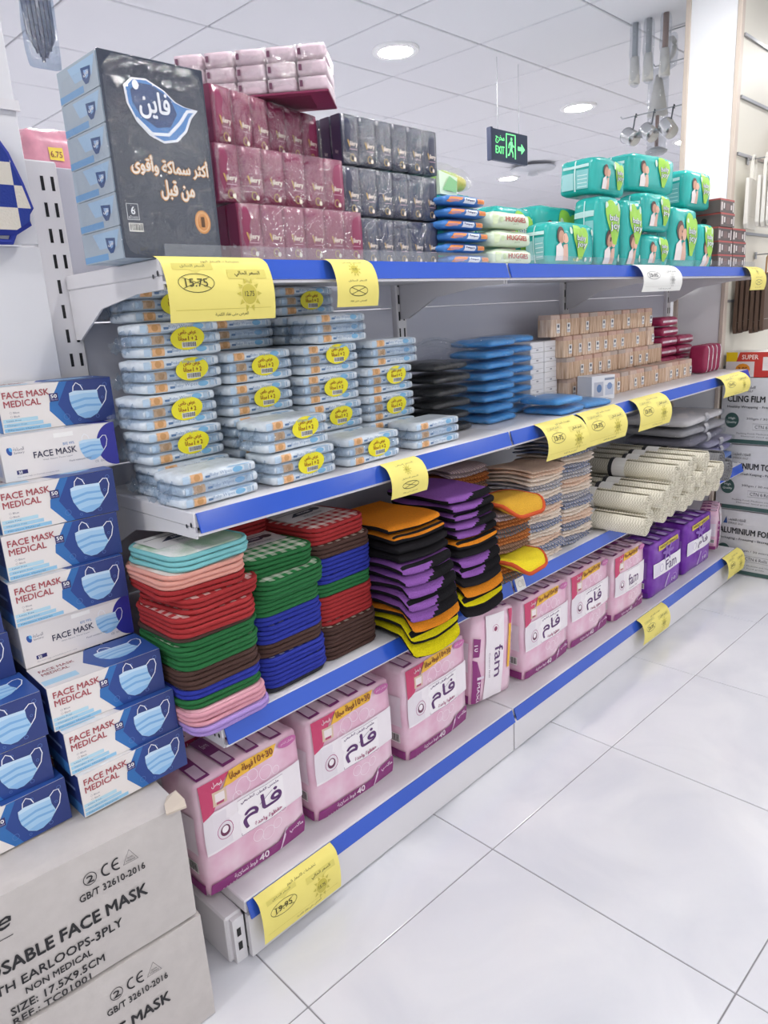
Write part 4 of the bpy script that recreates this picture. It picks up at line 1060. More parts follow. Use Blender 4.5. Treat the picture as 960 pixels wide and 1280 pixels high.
# ---- yellow pads with red binding
def make_ypad(col):
    t = empty('yellow_fleece_pad'); w = .155; pts = rsq(w, .04); n = len(pts)
    bend = lambda x, y, z: (x, y, z - 14 * max(0, -y - .03) ** 2 + .007)
    vs = [bend(x * q, y * q, z) for q, z in ((1, 0), (1, .01), (.75, .013), (.4, .014)) for x, y in pts]
    m = MB().add(vs, [[i * n + k, i * n + (k + 1) % n, (i + 1) * n + (k + 1) % n, (i + 1) * n + k] for i in range(3) for k in range(n)] + [list(range(n))[::-1], [3 * n + k for k in range(n)]], mat('ypad' + col.strip('#'), col, .9, bump=.6, bscale=300, var=.12))
    m.build('fleece', t, True)
    MB().tube([bend(x, y, .006) for x, y in pts], .006, mat('ypad_binding', '#c04a1c', .85), 6, True).build('binding', t, True)
    return t
o = make_ypad('#d9a428'); o.location = (1.664, 1.146, ZP + .226); o.rotation_euler.z = math.radians(-6); tag(o, 'mustard yellow fleece pad with red binding, upper one', 'pad', 'yellow pads')
o = make_ypad('#f0d91c'); o.location = (1.664, 1.136, ZP + .0615); o.rotation_euler.z = math.radians(4); tag(o, 'bright yellow fleece pad hanging over the blue strip', 'pad', 'yellow pads')

# ---- knitted dish cloths
KN = {'cream': ('#ecd8c6', '#f2e6da'), 'peach': ('#e8c2a8', '#f0d8c6'), 'blue': ('#5f73a0', '#c9c4c4'), 'rust': ('#a8552f', '#d08a4a'), 'brown': ('#7a5a4a', '#b08a70'), 'grey': ('#8e93a8', '#e0d8d2'), 'teal': ('#2f6f86', '#b5764a'), 'mauve': ('#9c8494', '#d9c6c0')}
def make_knit(kind, seed, W=.2, D=.2):
    t = empty(kind + '_knit_cloth')
    def fn(o):
        x, y, z = o
        r = .0035 * math.sin(x * 210) * max(0, min(1, (-y / D - .3) * 5))
        z += .005 * math.sin(x * 19 + 4) + .004 * math.sin(y * 23 + 2) + .0045 - 2.2 * max(0, -y - .07) ** 2
        return [x + .003 * math.sin(y * 40 + seed), y - r + .004 * math.sin(x * 31 + seed * 3), z]
    m = two_tone('knit_' + kind, KN[kind][0], KN[kind][1], 'wave', 30, .95, .8, (1, 1, 3))
    for j in range(2):
        S = Soft(W - .006 * j, D - .004 * j, .0115, .0055, (.002, .003, .001), .0022, seed + j, fn)
        MB().soft(S, m, 13, 2, (.002 * j, -.002 * j, .0118 * j)).build('folded_layer', t, True)
    return t
KC = {}
def knit_pile(x, y, seq, nm, z0=0, jit=.005, sy=1, sx=1):
    z = ZP + z0; k = 0
    for kind in seq:
        key = (kind, k % 2)
        if key not in KC: KC[key] = Proto(make_knit(kind, k % 2 + 2))
        o = KC[key]((x + random.uniform(-jit, jit), y + random.uniform(-jit, jit), z), math.radians(random.uniform(-1.8, 1.8)), '%s knitted dish cloth, %s from the bottom of the %s pile' % (kind, ORD[k], nm), 'dish cloth', 'folded knitted cloths')
        o.scale = (sx, sy, 1)
        z += .0241; k += 1
knit_pile(1.874, 1.25, ['cream', 'blue', 'peach', 'cream', 'blue', 'cream', 'peach', 'blue', 'cream', 'grey', 'cream', 'peach'], 'left cream')
knit_pile(2.083, 1.262, ['blue', 'cream', 'blue', 'peach', 'cream', 'blue', 'grey', 'cream', 'peach', 'grey', 'blue', 'cream', 'blue', 'blue'], 'right cream')
knit_pile(1.669, 1.365, ['rust', 'teal', 'brown', 'rust', 'mauve', 'teal', 'rust', 'brown', 'teal', 'rust', 'brown', 'rust', 'mauve'], 'dark rust', 0, sy=.85, sx=.96)
knit_pile(1.664, 1.203, ['teal', 'rust'], 'low front rust', 0, .001, .76, .86)
knit_pile(1.664, 1.203, ['brown', 'rust', 'teal', 'rust', 'mauve'], 'small front rust', .088, .001, .76, .86)

# ---- rolled anti-slip mats
def make_roll(col, R, L, nm):
    t = empty(nm)
    m = two_tone(nm + '_mesh', col[0], col[1], 'checker', 210, .85, .4)
    n = 18; turns = 3.2; N = 58; vs = []; fs = []; prof = []
    for k in range(N):
        a = 2 * math.pi * turns * k / (N - 1); r = R * (.25 + .75 * k / (N - 1)); prof.append((r * math.cos(a), r * math.sin(a)))
    th = .0035
    for k, (x, z) in enumerate(prof):
        l = math.hypot(x, z); q = (l - th) / l
        for y in (-L / 2, L / 2): vs += [(x, y, z), (x * q, y, z * q)]
    for k in range(N - 1):
        a, b = 4 * k, 4 * k + 4
        fs += [(a, b, b + 2, a + 2), (a + 1, a + 3, b + 3, b + 1), (a, a + 1, b + 1, b), (a + 2, b + 2, b + 3, a + 3)]
    fs += [(0, 2, 3, 1), (4 * N - 4, 4 * N - 3, 4 * N - 1, 4 * N - 2)]
    MB().add([(x, y, z + R) for x, y, z in vs], fs, m).build('rolled_mat', t, True)
    b = MB(); ring = [(R * 1.015 * math.cos(2 * math.pi * k / n), R * 1.015 * math.sin(2 * math.pi * k / n) + R) for k in range(n)]
    b.add([(x, y, z) for y in (-.02, .03) for x, z in ring], [(k, (k + 1) % n, n + (k + 1) % n, n + k) for k in range(n)], K('#e6e4e0')).build('paper_band', t)
    b = MB(); b.add([(x * 1.01, y, (z - R) * 1.01 + R) for y in (.03, .045) for x, z in ring], [(k, (k + 1) % n, n + (k + 1) % n, n + k) for k in range(n)], K('#2c2c30')).build('band_edge', t)
    return t
rl = Proto(make_roll(('#e9e4d4', '#c9c2ae'), .036, .4, 'cream_mat_roll'))
RG = 'cream anti-slip mat rolls'
q = 0
for r, (n, x0) in enumerate(((9, 2.235), (8, 2.285), (4, 2.506))):
    for k in range(n):
        rl((x0 + .0885 * k, 1.222 + random.uniform(-.02, .014), ZP + r * .0635), random.uniform(-.008, .008), 'cream anti-slip mat roll, %s from left in the %s layer' % (ORD[k], ('bottom', 'middle', 'top')[r]), 'mat roll', RG)
o = make_roll(('#8a8a8c', '#6a6a6e'), .05, .38, 'grey_mat_roll'); o.location = (3.004, 1.235, ZP + .058); tag(o, 'thick grey anti-slip mat roll propped against the cream rolls', 'mat roll')
o = make_roll(('#8a8a8c', '#6a6a6e'), .05, .38, 'grey_mat_roll'); o.location = (3.128, 1.245, ZP); tag(o, 'thick grey anti-slip mat roll on the shelf beside the cream rolls', 'mat roll')

# ---- folded table mats in plastic
def make_tmat(col, seed, W=.3):
    t = empty('table_mat_pack'); S = Soft(W, .3, .034, .015, (.002, .004, .002), .003, seed)
    MB().soft(S, mat('tmat_' + col.strip('#'), col, .5, bump=.2, bscale=30, var=.08), 9, 3).build('folded_mat', t, True)
    MB().soft(Soft(W + .02, .33, .038, .017, (.004, .006, .002), .005, seed + 2), FILM4, 10, 3).build('clear_bag', t, True)
    Print().rect(.13, .165, .0, .036, '#b9b7bb').build(t, lambda u, v, e: (u - .15, S((u - .15, -.15, v * .94))[1] - .003 - e, v * .94), 'paper_band', cut=.008)
    return t
MN = 'bagged table mats'
for k, (c, n) in enumerate((('#9a94a4', 'mauve'), ('#6f8fd0', 'blue'), ('#8a86b0', 'lilac'), ('#a09cb4', 'pale lilac'))):
    o = make_tmat(c, k); o.location = (3.352, 1.312, ZP + k * .039); o.rotation_euler.z = math.radians((1, -2, 2, -1)[k]); tag(o, '%s bagged table mats at the shelf end, %s of the lower four' % (n, ('lowest', 'second lowest', 'second highest', 'topmost')[k]), 'table mats', MN)
for k, (c, n) in enumerate((('#7a7686', 'purple grey'), ('#a7a4a8', 'grey'), ('#e2dcdc', 'white'))):
    o = make_tmat(c, k + 5, .43); o.location = (3.16 + (.02, .0, -.01)[k], 1.31, ZP + .1595 + k * .044); o.rotation_euler.z = math.radians((3, -3, 2)[k]); o.scale.z = 1.12; tag(o, 'wide %s bagged table mats, %s of the upper three' % (n, ('lowest', 'middle', 'topmost')[k]), 'table mats', MN)

# ================================================================== BASE SHELF
ZB = Z1 + .0006
PURP = '#8c2f78'
def pads_pack(kind, W, D, Hh, seed):
    t = empty({'pink': 'pink_pads_pack', 'side': 'pink_pads_pack', 'eng': 'pink_pads_pack', 'violet': 'purple_pads_pack'}[kind])
    S = Soft(W, D, Hh, .014, (.003, .006, .004), .0026, seed)
    v = kind == 'violet'
    body = two_tone('pads_violet', '#6a2a9c', '#8a50b8', 'noise', 9, .25, 0) if v else two_tone('pads_pink', '#e3b3ca', '#eccfdd', 'noise', 12, .25, 0)
    MB().soft(S, body, 10).build('body', t, True)
    P = Print(); w, h = W, Hh
    if kind in ('pink', 'eng'):
        P.rect(w * .02, w * .98, h * .38, h * .72, '#f0e9ee').rect(w * .02, w * .25, h * .40, h * .70, '#e6dfe6')
        for a, b, r in ((.4, .8, .07), (.5, .84, .05), (.62, .8, .06), (.34, .74, .04), (.72, .77, .035), (.48, .3, .05), (.58, .27, .06), (.68, .3, .045), (.76, .4, .04)):
            P.ring(w * a, h * b, w * r, w * r, .0012, '#f4e6ee', 16)
        P.poly([(w * .01, h * .99), (w * .3, h * .99), (w * .2, h * .9), (w * .12, h * .72), (w * .02, h * .68)], '#c8406c').text(arab('فيصل'), w * .13, w * .22, h * .92, h * .965, '#f6e2e8', .02)
        P.rect(w * .12, w * .25, h * .76, h * .88, '#d9c0a8').rect(w * .14, w * .23, h * .79, h * .86, '#efe4e4').rect(w * .15, w * .22, h * .77, h * .79, '#b03c68')
        P.poly([(w * .22, h * .885), (w * .3, h * .99), (w * .76, h * .99), (w * .7, h * .9)], '#efb93a').text(arab('فوطة مجانا') , w * .29, w * .52, h * .905, h * .975, '#8a4a2a', .02).text('10+30', w * .54, w * .71, h * .92, h * .975, '#8a4a2a', .02)
        P.ell(w * .87, h * .945, w * .1, h * .04, '#c468a4', 20).text(arab('بالقطن الناعم'), w * .8, w * .94, h * .93, h * .96, '#efd4e4')
        P.poly([(w * .33, h * .385), (w * .78, h * .385), (w * .78, h * .7), (w * .33, h * .7)], '#f6f1f4')
        P.line([(w * .33, h * .385), (w * .33, h * .41)], .001, '#8a6a8a').line([(w * .33, h * .385), (w * .78, h * .385)], .0009, '#8a6a8a').line([(w * .33, h * .7), (w * .78, h * .7)], .0009, '#8a6a8a')
        if kind == 'pink':
            P.text(arab('فام'), w * .36, w * .75, h * .43, h * .635, '#5a2c6a', .025).line([(w * .52, h * .565), (w * .66, h * .625)], .0012, '#5a2c6a')
            P.text(arab('ملمس القطن الطبيعي'), w * .36, w * .73, h * .65, h * .685, '#6a4a7a', .01).text(arab('حفظوة واحدة'), w * .46, w * .74, h * .4, h * .445, '#b0487c', .012)
        else:
            P.text('fam', w * .4, w * .72, h * .47, h * .63, '#5a2c6a', .012).text('Cotton feel', w * .42, w * .7, h * .41, h * .44, '#8a6a8a')
        P.ring(w * .2, h * .53, w * .07, w * .07, .0016, '#b45a8c', 20).ell(w * .2, h * .53, w * .045, w * .045, '#6a2c50', 16).ell(w * .2, h * .54, w * .03, w * .028, '#f4eef2', 12)
        P.poly([(w * .0, h * .012), (w * .98, h * .012), (w * .99, h * .2), (w * .76, h * .17), (w * .68, h * .11), (w * .02, h * .12)], PURP)
        P.line([(w * .7, h * .02), (w * .73, h * .1), (w * .77, h * .19)], .006, '#e6d2e4').text(arab('ماكسي'), w * .8, w * .95, h * .11, h * .165, '#f4e6f0', .02)
        P.text('40', w * .47, w * .57, h * .05, h * .11, '#f8eef4', .04).text(arab('فوط نسائية'), w * .22, w * .45, h * .05, h * .1, '#f0dcea', .015)
        for k in range(5): P.ell(w * (.12 + .03 * k), h * .032, .0018, .0018, '#f0dcea', 8)
    elif kind == 'side':
        P.rect(w * .27, w * .72, h * .03, h * .97, '#f0e9ee').poly([(0, h * .02), (w * .2, h * .02), (w * .18, h * .32), (w * .1, h * .5), (0, h * .52)], PURP).rect(w * .1, w * .24, h * .29, h * .32, '#e2d4e2')
        P.text('fam', w * .34, w * .84, h * .36, h * .5, '#5a2c6a', .012, math.radians(-90)).text('Cotton feel', w * .17, w * .57, h * .405, h * .43, '#8a6a8a', 0, math.radians(-90))
        P.text('MAXI', w * -.02, w * .3, h * .13, h * .17, '#f4e6f0', .02, math.radians(-90)).ring(w * .5, h * .8, w * .07, w * .07, .0015, '#b45a8c', 18).ell(w * .5, h * .8, w * .04, w * .04, '#8a2c58', 14)
        P.rect(w * .84, w * .9, h * .3, h * .8, '#efb93a').poly([(w * .82, h * .97), (w * .92, h * .97), (w * .9, h * .8), (w * .86, h * .8)], '#c8406c').text('10', w * .02, w * .12, h * .62, h * .68, '#f4e6f0', .02, math.radians(-90))
        P.poly([(0, h * .55), (w * .13, h * .55), (w * .15, h * .74), (0, h * .76)], PURP)
    else:
        P.rect(w * .06, w * .95, h * .38, h * .64, '#f2eef4').rect(w * .08, w * .26, h * .40, h * .62, '#e2dcea').text('Fam' if seed % 2 else arab('فام'), w * .42, w * .78, h * .42, h * .6, '#4a2a6a', .012).ring(w * .3, h * .51, w * .05, w * .055, .0014, '#6a4a9a', 14)
        P.poly([(w * .2, h * .84), (w * .84, h * .88), (w * .84, h * .96), (w * .2, h * .94)], '#d9c24a').text('NIGHT WINGS', w * .24, w * .8, h * .88, h * .925, '#5a4a1e', .02)
        for k in range(6): P.ell(w * .5 + w * .1 * math.cos(k), h * .75 + h * .05 * math.sin(k), w * .09, h * .03, '#8a5cba', 12, k)
        P.line([(w * .45, h * .08), (w * .5, h * .2), (w * .56, h * .32)], .008, '#c9b4e0').text('10', w * .66, w * .78, h * .12, h * .18, '#e6dcf2', .02).ring(w * .72, h * .15, w * .1, w * .08, .001, '#c9b4e0', 16)
    P.build(t, soft_front(S, .0034), 'front_print', cut=cf(S))
    # stripes of the wrapped pads across the top and the side
    P = Print()
    for k in range(4):
        a = (k + .18) / 4.3
        P.rect(W * a, W * (a + .12), D * .05, D * .95, '#7a2f6c' if not v else '#4a1f78').rect(W * (a + .015), W * (a + .105), D * .1, D * .4, '#d9bdd0' if not v else '#b49ad0').text('fam', W * (a + .03), W * (a + .09), D * .6, D * .75, '#d9bdd0')
    P.build(t, soft_top(S, .003), 'top_print', cut=ct(S))
    P = Print().rect(D * .1, D * .9, Hh * .38, Hh * .7, '#e6dce4' if not v else '#8a64b4').rect(D * .05, D * .95, Hh * .02, Hh * .12, PURP if not v else '#5a2488').bars(D * .55, D * .85, Hh * .2, Hh * .3, 14)
    P.build(t, soft_left(S, .003), 'side_print', cut=cl(S))
    return t
pk = Proto(pads_pack('pink', .287, .17, .285, 1))
FG = 'pads packs on the base shelf'
Yp = 1.192
for x, lb, a in ((.748, 'pink pads pack at the near end, above the large yellow tag', 1), (1.054, 'pink pads pack, second from the near end', 0), (1.375, 'pink pads pack right before the leaning one', 2), (1.945, 'pink pads pack just after the leaning one', 0), (2.235, 'pink pads pack under the cream cloths, second after the leaning one', 0)):
    pk((x, Yp + .085, ZB), math.radians(a), lb, 'pads pack', FG)
o = pads_pack('side', .205, .15, .295, 2); o.location = (1.652, 1.282, ZB); o.rotation_euler = (0, math.radians(5), math.radians(-4)); o.location.z += .0095
tag(o, 'pink pads pack leaning upright with the lettering turned sideways', 'pads pack', FG)
o = pads_pack('eng', .262, .17, .272, 4); o.location = (2.52, 1.265, ZB); tag(o, 'pink pads pack next to the purple packs', 'pads pack', FG)
for k, (x, s) in enumerate(((2.835, 5), (3.175, 6))):
    o = pads_pack('violet', .312, .16, .238, s); o.location = (x, 1.25, ZB); tag(o, 'purple pads pack, %s one of the two' % ('nearer', 'farther')[k], 'pads pack', FG)
for k in range(9):                              # second row at the back of the base
    o = pk((.80 + .3 * k, 1.443, ZB), 0, 'pink pads pack in the shaded back row, %s from the near end' % ORD[k], 'pads pack', FG)
    o.scale = (1, .78, .97)
o = pads_pack('side', .12, .1, .22, 9); o.location = (3.462, 1.235, ZB + .006); o.rotation_euler = (0, math.radians(-14), math.radians(14)); o.location.z += .016
tag(o, 'small magenta pads pack slumped at the far base end', 'pads pack', FG)

# ================================================================== BEYOND THE FAR END
GCARD = mat('grey_carton', '#cfcfd2', .7, bump=.08, bscale=40, var=.03)
def make_wcarton(word, sub, z0, z1, label):
    W, D, Hh = .5, .42, z1 - z0
    t = empty('wrap_carton', (3.572 + D / 2, 1.262 - W / 2, z0), math.radians(-90))   # printed face towards -X
    S = Soft(W, D, Hh, .006, (.002, .003, 0), .001, int(z0 * 10))
    MB().soft(S, GCARD, 10, 5).build('body', t)
    P = Print(); h = Hh; g = '#3f5c58'
    P.text(arab('الامارات للتغليف'), .07, .15, h * .83, h * .88, '#3a3a40', .01).text('EMPACK GULF', .07, .14, h * .785, h * .815, '#5a5a60').poly([(.045, h * .79), (.06, h * .9), (.065, h * .79)], '#2f4f8a')
    P.text(word, .03, .03 + .0165 * len(word), h * .64, h * .73, '#26282c', .05).text(sub, .03, .27, h * .54, h * .585, '#3c3e44', .008)
    P.ell(.055, h * .36, .032, .036, g, 22).text('High', .04, .07, h * .37, h * .41, '#dfe6e2', .02).text('Quality', .033, .077, h * .31, h * .35, '#dfe6e2', .02)
    P.text('300gm / 30 micron / 45cm', .12, .34, h * .37, h * .41, '#4c4e54').text('CTN 6 Rolls', .16, .26, h * .25, h * .3, '#4c4e54').line([(.15, h * .23), (.27, h * .23), (.27, h * .32), (.15, h * .32)], .0012, '#6a6c70', True)
    P.text('Packing Food, Medicine and Vegetables for home use', .08, .4, h * .15, h * .18, '#6a6c70').text('Material: food grade', .1, .25, h * .11, h * .135, '#6a6c70')
    P.rect(.0, W, h * .015, h * .075, g)
    P.build(t, soft_front(S, .0012), 'face_print', cut=cf(S))
    tag(t, label, 'carton', 'wrapping film cartons')
make_wcarton('ALUMINIUM FOIL 30', 'Packaging - Freezing - Storage', 0.0, .323, 'grey shipping carton reading foil, on the floor at the far end')
make_wcarton('ALUMINIUM TO 45', 'Wrapping - Fresh Keeping - Packing', .3235, .645, 'grey shipping carton, middle one of three at the far end')
make_wcarton('CLING FILM  TO', 'Healthy Wrapping - Fresh Food', .6455, .958, 'grey shipping carton reading CLING FILM, topmost at the far end')
t = tag(empty('printed_box', (3.572 + .08, 1.1, .9585), math.radians(-90)), 'yellow, white and red printed box on the wrapping film cartons', 'box')
MB().cbox(-.15, .15, -.07, .07, 0, .112, K('#e6e0dc'), .002).build('body', t)
Print().rect(0, .3, 0, .112, '#ded8d6').rect(0, .05, .07, .112, '#f2d21e').poly([(.045, .07), (.15, .07), (.16, .112), (.06, .112)], '#c8402e').rect(.125, .3, 0, .112, '#c23a34').ell(.075, .035, .032, .026, '#e0922a', 12).text('3.95', .055, .095, .026, .045, '#7a3a1e', .03).text('SUPER', .07, .14, .08, .1, '#f6e6dc', .03).rect(.16, .28, .03, .09, '#e8e2de').build(t, front(.3, .14), 'front_print')
# ---- paper bags on hooks
PAPER = mat('white_paper', '#e9e6df', .7, bump=.05, bscale=60); KRAFT = mat('kraft_paper', '#b58a60', .75, bump=.06, bscale=60); DK = mat('dark_kraft', '#5a463a', .8, bump=.1, bscale=60)
def paper_bag(nm, m, loc, W, Hh, th, handles, label, a=0):
    t = tag(empty(nm, loc, math.radians(a)), label, 'paper bag', 'paper bags on the divider hooks')
    pts = [(-W / 2, -th / 2, Hh), (W / 2, -th / 2, Hh), (W * .47, -th * .7, .02), (W * .42, -th * .5, 0), (-W * .42, -th * .5, 0), (-W * .47, -th * .7, .02)]
    n = 6
    MB().add(pts + [(x, -y, z) for x, y, z in pts], [list(range(n)), list(range(n, 2 * n))[::-1]] + [(k, n + k, n + (k + 1) % n, (k + 1) % n) for k in range(n)], m).build('bag', t)
    Print().rect(-W * .45, W * .45, .05, .0512, '#c9c4bc').build(t, lambda u, v, e: (u, -th * .68 - .002 - e, v), 'crease')
    if handles:
        for s in (-1, 1):
            MB().tube([(-W * .16, s * th * .3, Hh - .01), (-W * .15, s * th * .3, Hh + .07), (-W * .06, s * th * .2, Hh + .1), (W * .06, s * th * .2, Hh + .1), (W * .15, s * th * .3, Hh + .07), (W * .16, s * th * .3, Hh - .01)], .004, m, 6).build('handle', t)
    return t
RM = mat('rail_metal', '#a9acb0', .3, .8)
def hook(x, y0, y1, z, lb):
    t = tag(empty('display_hook', (x, 0, z)), lb, 'hook', 'display hooks on the divider')
    MB().tube([(0, y0, 0), (0, y1, 0), (0, y1 + (.008 if y1 > y0 else -.008), .012)], .003, RM, 6).build('rod', t)
    MB().box(-.012, .012, min(y0, y0 + (.004 if y1 < y0 else -.004)), max(y0, y0 + (.004 if y1 < y0 else -.004)), -.02, .012, RM).build('clip', t)
for k in range(7):
    paper_bag('white_paper_bag', PAPER, (3.73 + (.02 if k else 0), 1.235 - (.03 if k else 0) - .022 * k, 1.612 + .005 * (k % 2)), .2, .21, .012, True, 'white paper carrier bag with twisted handles, %s in the hanging row' % ORD[k], 6 if k == 0 else 0)
hook(3.74, YA - .02, 1.03, 1.91, 'metal hook holding the row of white paper bags')
for k in range(6):
    paper_bag('brown_paper_bag', DK, (3.71 + .004 * k, 1.25 - .022 * k, 1.15 + .006 * (k % 3)), .13, .25, .012, False, 'dark brown paper bag in hanging bunch, %s from the divider' % ORD[k], 3)
hook(3.71, YA - .02, 1.1, 1.404, 'metal hook above the dark brown paper bags')
paper_bag('kraft_paper_bag', KRAFT, (3.93, 1.19, 1.17), .18, .25, .05, True, 'plain kraft paper carrier bag hanging behind the yellow tag', 0)
hook(3.93, YA - .02, 1.08, 1.508, 'metal hook above the kraft carrier bag')
b = paper_bag('kraft_paper_bag', KRAFT, (4.16, 1.2, 1.87), .2, .2, .04, True, 'kraft bag with round print at the right edge above the white bags', 0)
Print().ell(0, .1, .05, .05, '#a07a78', 20).build(b, lambda u, v, e: (u, -.03 - e, v), 'round_print')
hook(4.16, YA - .02, 1.1, 2.158, 'metal hook at the right edge, above the printed kraft bag')
# ---- brushes and mugs on the other side
GB = mat('brush_grey', '#a9aeb4', .5); BR = mat('brush_brown', '#8a6a62', .6); WB = mat('bristle_white', '#d8d6d2', .8)
BF = film('hanging_bag_film', .24, '#f6f8fb', .1, 50, .9)
def bagged(loc, parts, W, D, Hh, label, a=0):
    # loc: hanging point on a hook; the bag hangs below it
    t = tag(empty('bagged_brush', (loc[0], loc[1], loc[2] - Hh - .012), math.radians(a)), label, 'bagged brush', 'bagged brushes on the divider')
    for nm, mb in parts: mb.build(nm, t, True)
    MB().soft(Soft(W, D, Hh, .02, (.004, .004, .003), .006, int(loc[2] * 10)), BF, 7, 8).build('bag', t, True)
    MB().tube([(0, 0, Hh - .004), (-.006, 0, Hh + .006), (0, 0, Hh + .0165), (.006, 0, Hh + .006)], .0015, RM, 5, True).build('loop', t)
    return t
XH = 3.74
pA = at(795, 18, x=XH); zA = pA.z
for k, px in enumerate((795, 812, 833)):
    p = at(px, 20, x=XH)
    bagged((XH, p.y, zA), [('brush_handle', MB().tube([(0, 0, .28), (0, 0, .1)], .014, (GB, GB, BR)[k], 8)), ('bristles', MB().tube([(0, 0, .13), (0, 0, .015)], [.018, .027], WB, 10))], .08, .062, .3, 'bagged brush hanging left of the pillar, %s from left' % ORD[k])
def hook2(y1, z, lb, x=XH):
    hook(x, YD + .014, y1, z, lb)
hook2(pA.y + .03, zA, 'metal hook carrying the three bagged brushes')
p = at(838, 38, x=XH + .2)
bagged((XH + .2, p.y, p.z), [('brush_ring', MB().tube([(.05 * math.cos(2 * math.pi * i / 20), 0, .09 + .045 * math.sin(2 * math.pi * i / 20)) for i in range(20)], .012, WB, 7, True)), ('handle', MB().tube([(0, 0, .05), (0, 0, .012)], .008, GB, 7))], .14, .06, .16, 'bagged round white brush hanging left of the pillar', 50)
hook2(p.y + .02, p.z, 'metal hook carrying the bagged round brush', XH + .2)
p = at(824, 82, x=XH + .13)
bagged((XH + .13, p.y, p.z), [('stem', MB().tube([(0, 0, .36), (0, 0, .03)], .009, BR, 7)), ('foot', MB().lathe([(.05, .008), (.055, .018), (.02, .035)], GB, 16)), ('bristles', MB().tube([(0, 0, .36), (0, 0, .18)], [.015, .05], WB, 10))], .13, .11, .39, 'bagged plunger-like brush with round foot left of the pillar', 30)
hook2(p.y + .02, p.z, 'metal hook carrying the bagged plunger-like brush', XH + .13)
XM = 3.66; pr = at(790, 146, x=XM); zM = pr.z
hook2(pr.y + .05, zM, 'long metal hook over the diaper packs, holding the steel mugs', XM)
for k, px in enumerate((795, 818, 842)):
    p = at(px, 146, x=XM)
    t = tag(empty('metal_mug', (XM, p.y, zM)), 'small steel mug hung by its dark handle, %s from left' % ORD[k], 'mug', 'hanging steel mugs')
    M = Matrix.Translation((-.02, .01, -.085)) @ Matrix.Rotation(math.radians(-62 + 9 * k), 4, 'X') @ Matrix.Rotation(.5, 4, 'Y') @ Matrix.Translation((0, 0, -.03))
    MB().lathe([(.026, 0), (.03, .003), (.032, .062), (.0335, .065), (.031, .063), (.026, .006)], mat('steel', '#c4c6c8', .18, .9), 20).xf(M).build('cup', t, True)
    t.scale = (1.12, 1.12, 1.12)
    MB().tube([(.0045, 0, -.005), (.007, .0, .002), (0, 0, .0068), (-.007, 0, -.003), (-.012, .003, -.04), (-.016, .008, -.066)], .0035, mat('mug_handle', '#4a5058', .4), 6).build('handle', t, True)
# ---- exit sign
t = tag(empty('exit_sign', (3.66, 2.5, 2.105)), 'hanging dark exit sign with green running figure and arrow', 'sign')
W, Hh = .34, .155
MB().cbox(-W / 2, W / 2, -.012, .012, 0, Hh, mat('sign_board', '#3d4a63', .4), .003).build('board', t)
MB().cbox(-W / 2 - .014, -W / 2 + .004, -.016, .016, -.004, Hh + .004, mat('sign_edge', '#39415c', .4), .003).build('end_cap', t)
gl = mat('sign_green', '#6fe08a', .5, emit=1.2)
P = Print().text(arab('مخرج'), .03, .11, .085, .125, gl, .01).text('EXIT', .03, .11, .035, .072, gl, .015)
P.line([(.13, .02), (.13, .14), (.215, .14), (.215, .02)], .01, gl).ell(.178, .118, .009, .009, gl, 12)
P.poly([(.165, .105), (.185, .108), (.192, .09), (.205, .085), (.205, .078), (.188, .08), (.184, .065), (.196, .05), (.196, .028), (.188, .028), (.188, .046), (.172, .06), (.16, .035), (.143, .03), (.143, .038), (.155, .044), (.166, .072), (.168, .09), (.158, .085), (.155, .07), (.148, .072), (.152, .092)], gl)
P.poly([(.24, .068), (.275, .068), (.275, .05), (.31, .078), (.275, .106), (.275, .088), (.24, .088)], gl)
P.build(t, lambda u, v, e: (u - W / 2, -.0125 - e, v), 'legend')
for x in (-.1, .1): MB().tube([(x, 0, Hh), (x, 0, ZC - 2.105 - .001)], .0015, RM, 6).build('rod', t)
p = at(666, 206, z=ZC)
t = tag(empty('dome_fixture', (p.x, p.y, ZC)), 'shallow grey dome fixture on the far bright ceiling', 'ceiling fixture')
MB().lathe([(.0, -.1), (.05, -.09), (.04, -.06), (.2, -.045), (.21, -.03), (.05, -.02), (.05, 0)], mat('dome_grey', '#cdd0d8', .4), 28).build('dome', t, True)

